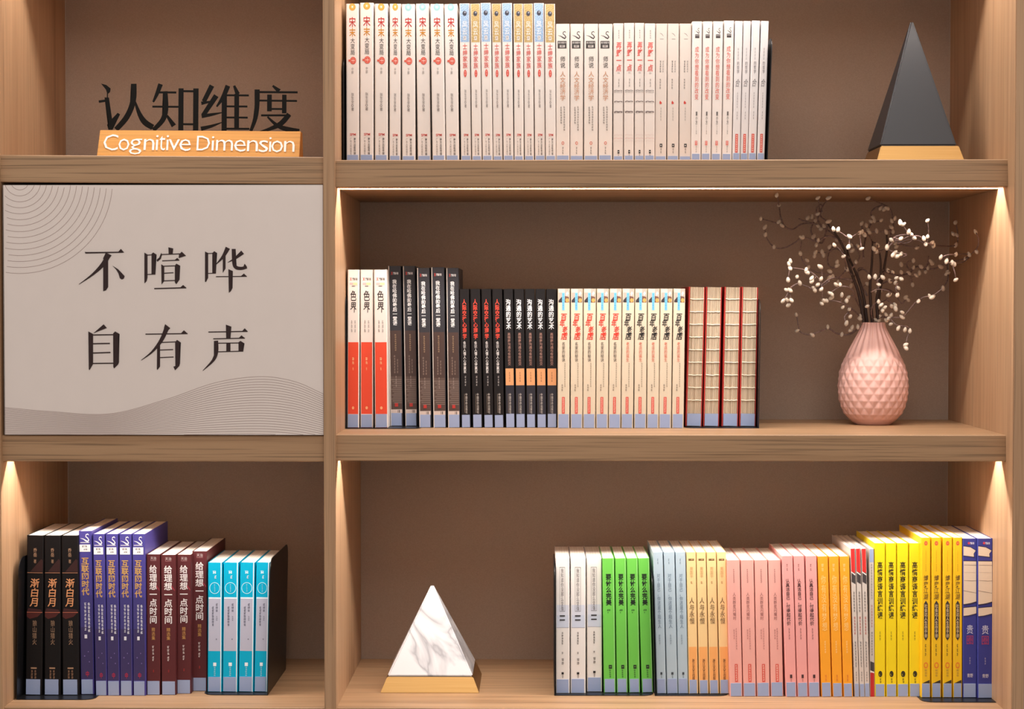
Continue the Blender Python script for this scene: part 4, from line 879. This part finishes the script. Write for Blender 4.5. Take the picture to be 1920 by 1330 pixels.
for k, (b, mode, pts) in enumerate(TW):
    n = len(pts); P = []
    tot = 0; acc = [0]
    for (xa, ya), (xb, yb) in zip(pts, pts[1:]): tot += math.hypot(xb-xa, yb-ya); acc.append(tot)
    # root depth: from the nearest earlier path or stem
    x0, y0 = pts[0]; best = (1e9, Yv)
    for (sxp, syp, sy3) in samples + [(None, None, None)]:
        if sxp is None: continue
        dd = math.hypot(sxp-x0, syp-y0)
        if dd < best[0]: best = (dd, sy3)
    if best[0] > 14: best = (0, Yv)
    for i, (x, y) in enumerate(pts):
        px, py = 1400 + x/tz, 350 + y/tz; f = min(1, acc[i]/130); f = f*f*(3-2*f)
        Y = best[1]*(1-f) + tw_y(mode, py, k + i*.15)*f
        while Y > .08 and (at(px, py, Y).z > undz - .005 or at(px, py, Y).x > xr1 - .006): Y -= .004   # keep clear of shelf and side panel
        P.append(at(px, py, Y))
    P = smooth_path(P, 5); m = len(P)
    for p in P:                                    # where this path shows in the picture
        d = p - CAM; t = d.dot(_f); sxp = (CX + d.dot(_r)/t*F - 1400)*tz; syp = (CY - d.dot(_u)/t*F - 350)*tz; samples.append((sxp, syp, p.y)); path_by_branch.setdefault(b, []).append((sxp, syp, p))
    bm = bmesh.new(); r0 = .0017 if mode == 'b' else .0013
    tube(bm, [p - roots[b].location for p in P], [r0*(1 - .45*i/(m-1)) for i in range(m)], 6)
    obj('twig', bm, TWIG, roots[b])
# one bud shape, copied
bm = bmesh.new(); bmesh.ops.create_uvsphere(bm, u_segments=10, v_segments=7, radius=1)
for v in bm.verts:
    tpr = 1 - .28*max(0, v.co.z); v.co.x *= tpr; v.co.y *= tpr
for f in bm.faces: f.smooth = True
bud_me = bpy.data.meshes.new('berry'); bm.to_mesh(bud_me); bm.free(); bud_me.materials.append(BERRY)
for (x, y) in BER:
    best = (1e9, None, None)
    for b, lst in path_by_branch.items():
        for sxp, syp, p in lst:
            dd = (sxp-x)**2 + (syp-y)**2
            if dd < best[0]: best = (dd, b, p)
    _, b, p = best
    q = at(1400 + x/tz, 350 + y/tz, p.y - .0015)
    if math.sqrt(best[0]) > 9:                     # short stalk from twig to bud
        bm = bmesh.new(); mid = (p + q)/2 + Vector((rt_.uniform(-.002, .002), 0, rt_.uniform(-.001, .002)))
        tube(bm, [v - roots[b].location for v in smooth_path([p, mid, q], 3)], [.0006]*7, 5); obj('twig', bm, TWIG, roots[b])
    o = bpy.data.objects.new('berry', bud_me); C.objects.link(o); o.parent = roots[b]; o.location = q - roots[b].location
    s = rt_.uniform(.0028, .0036); o.scale = (s, s, s*rt_.uniform(1.3, 1.6)); o.rotation_euler = (rt_.uniform(-.6, .6), rt_.uniform(-1.2, 1.2), 0)
print('books', COUNT[0])
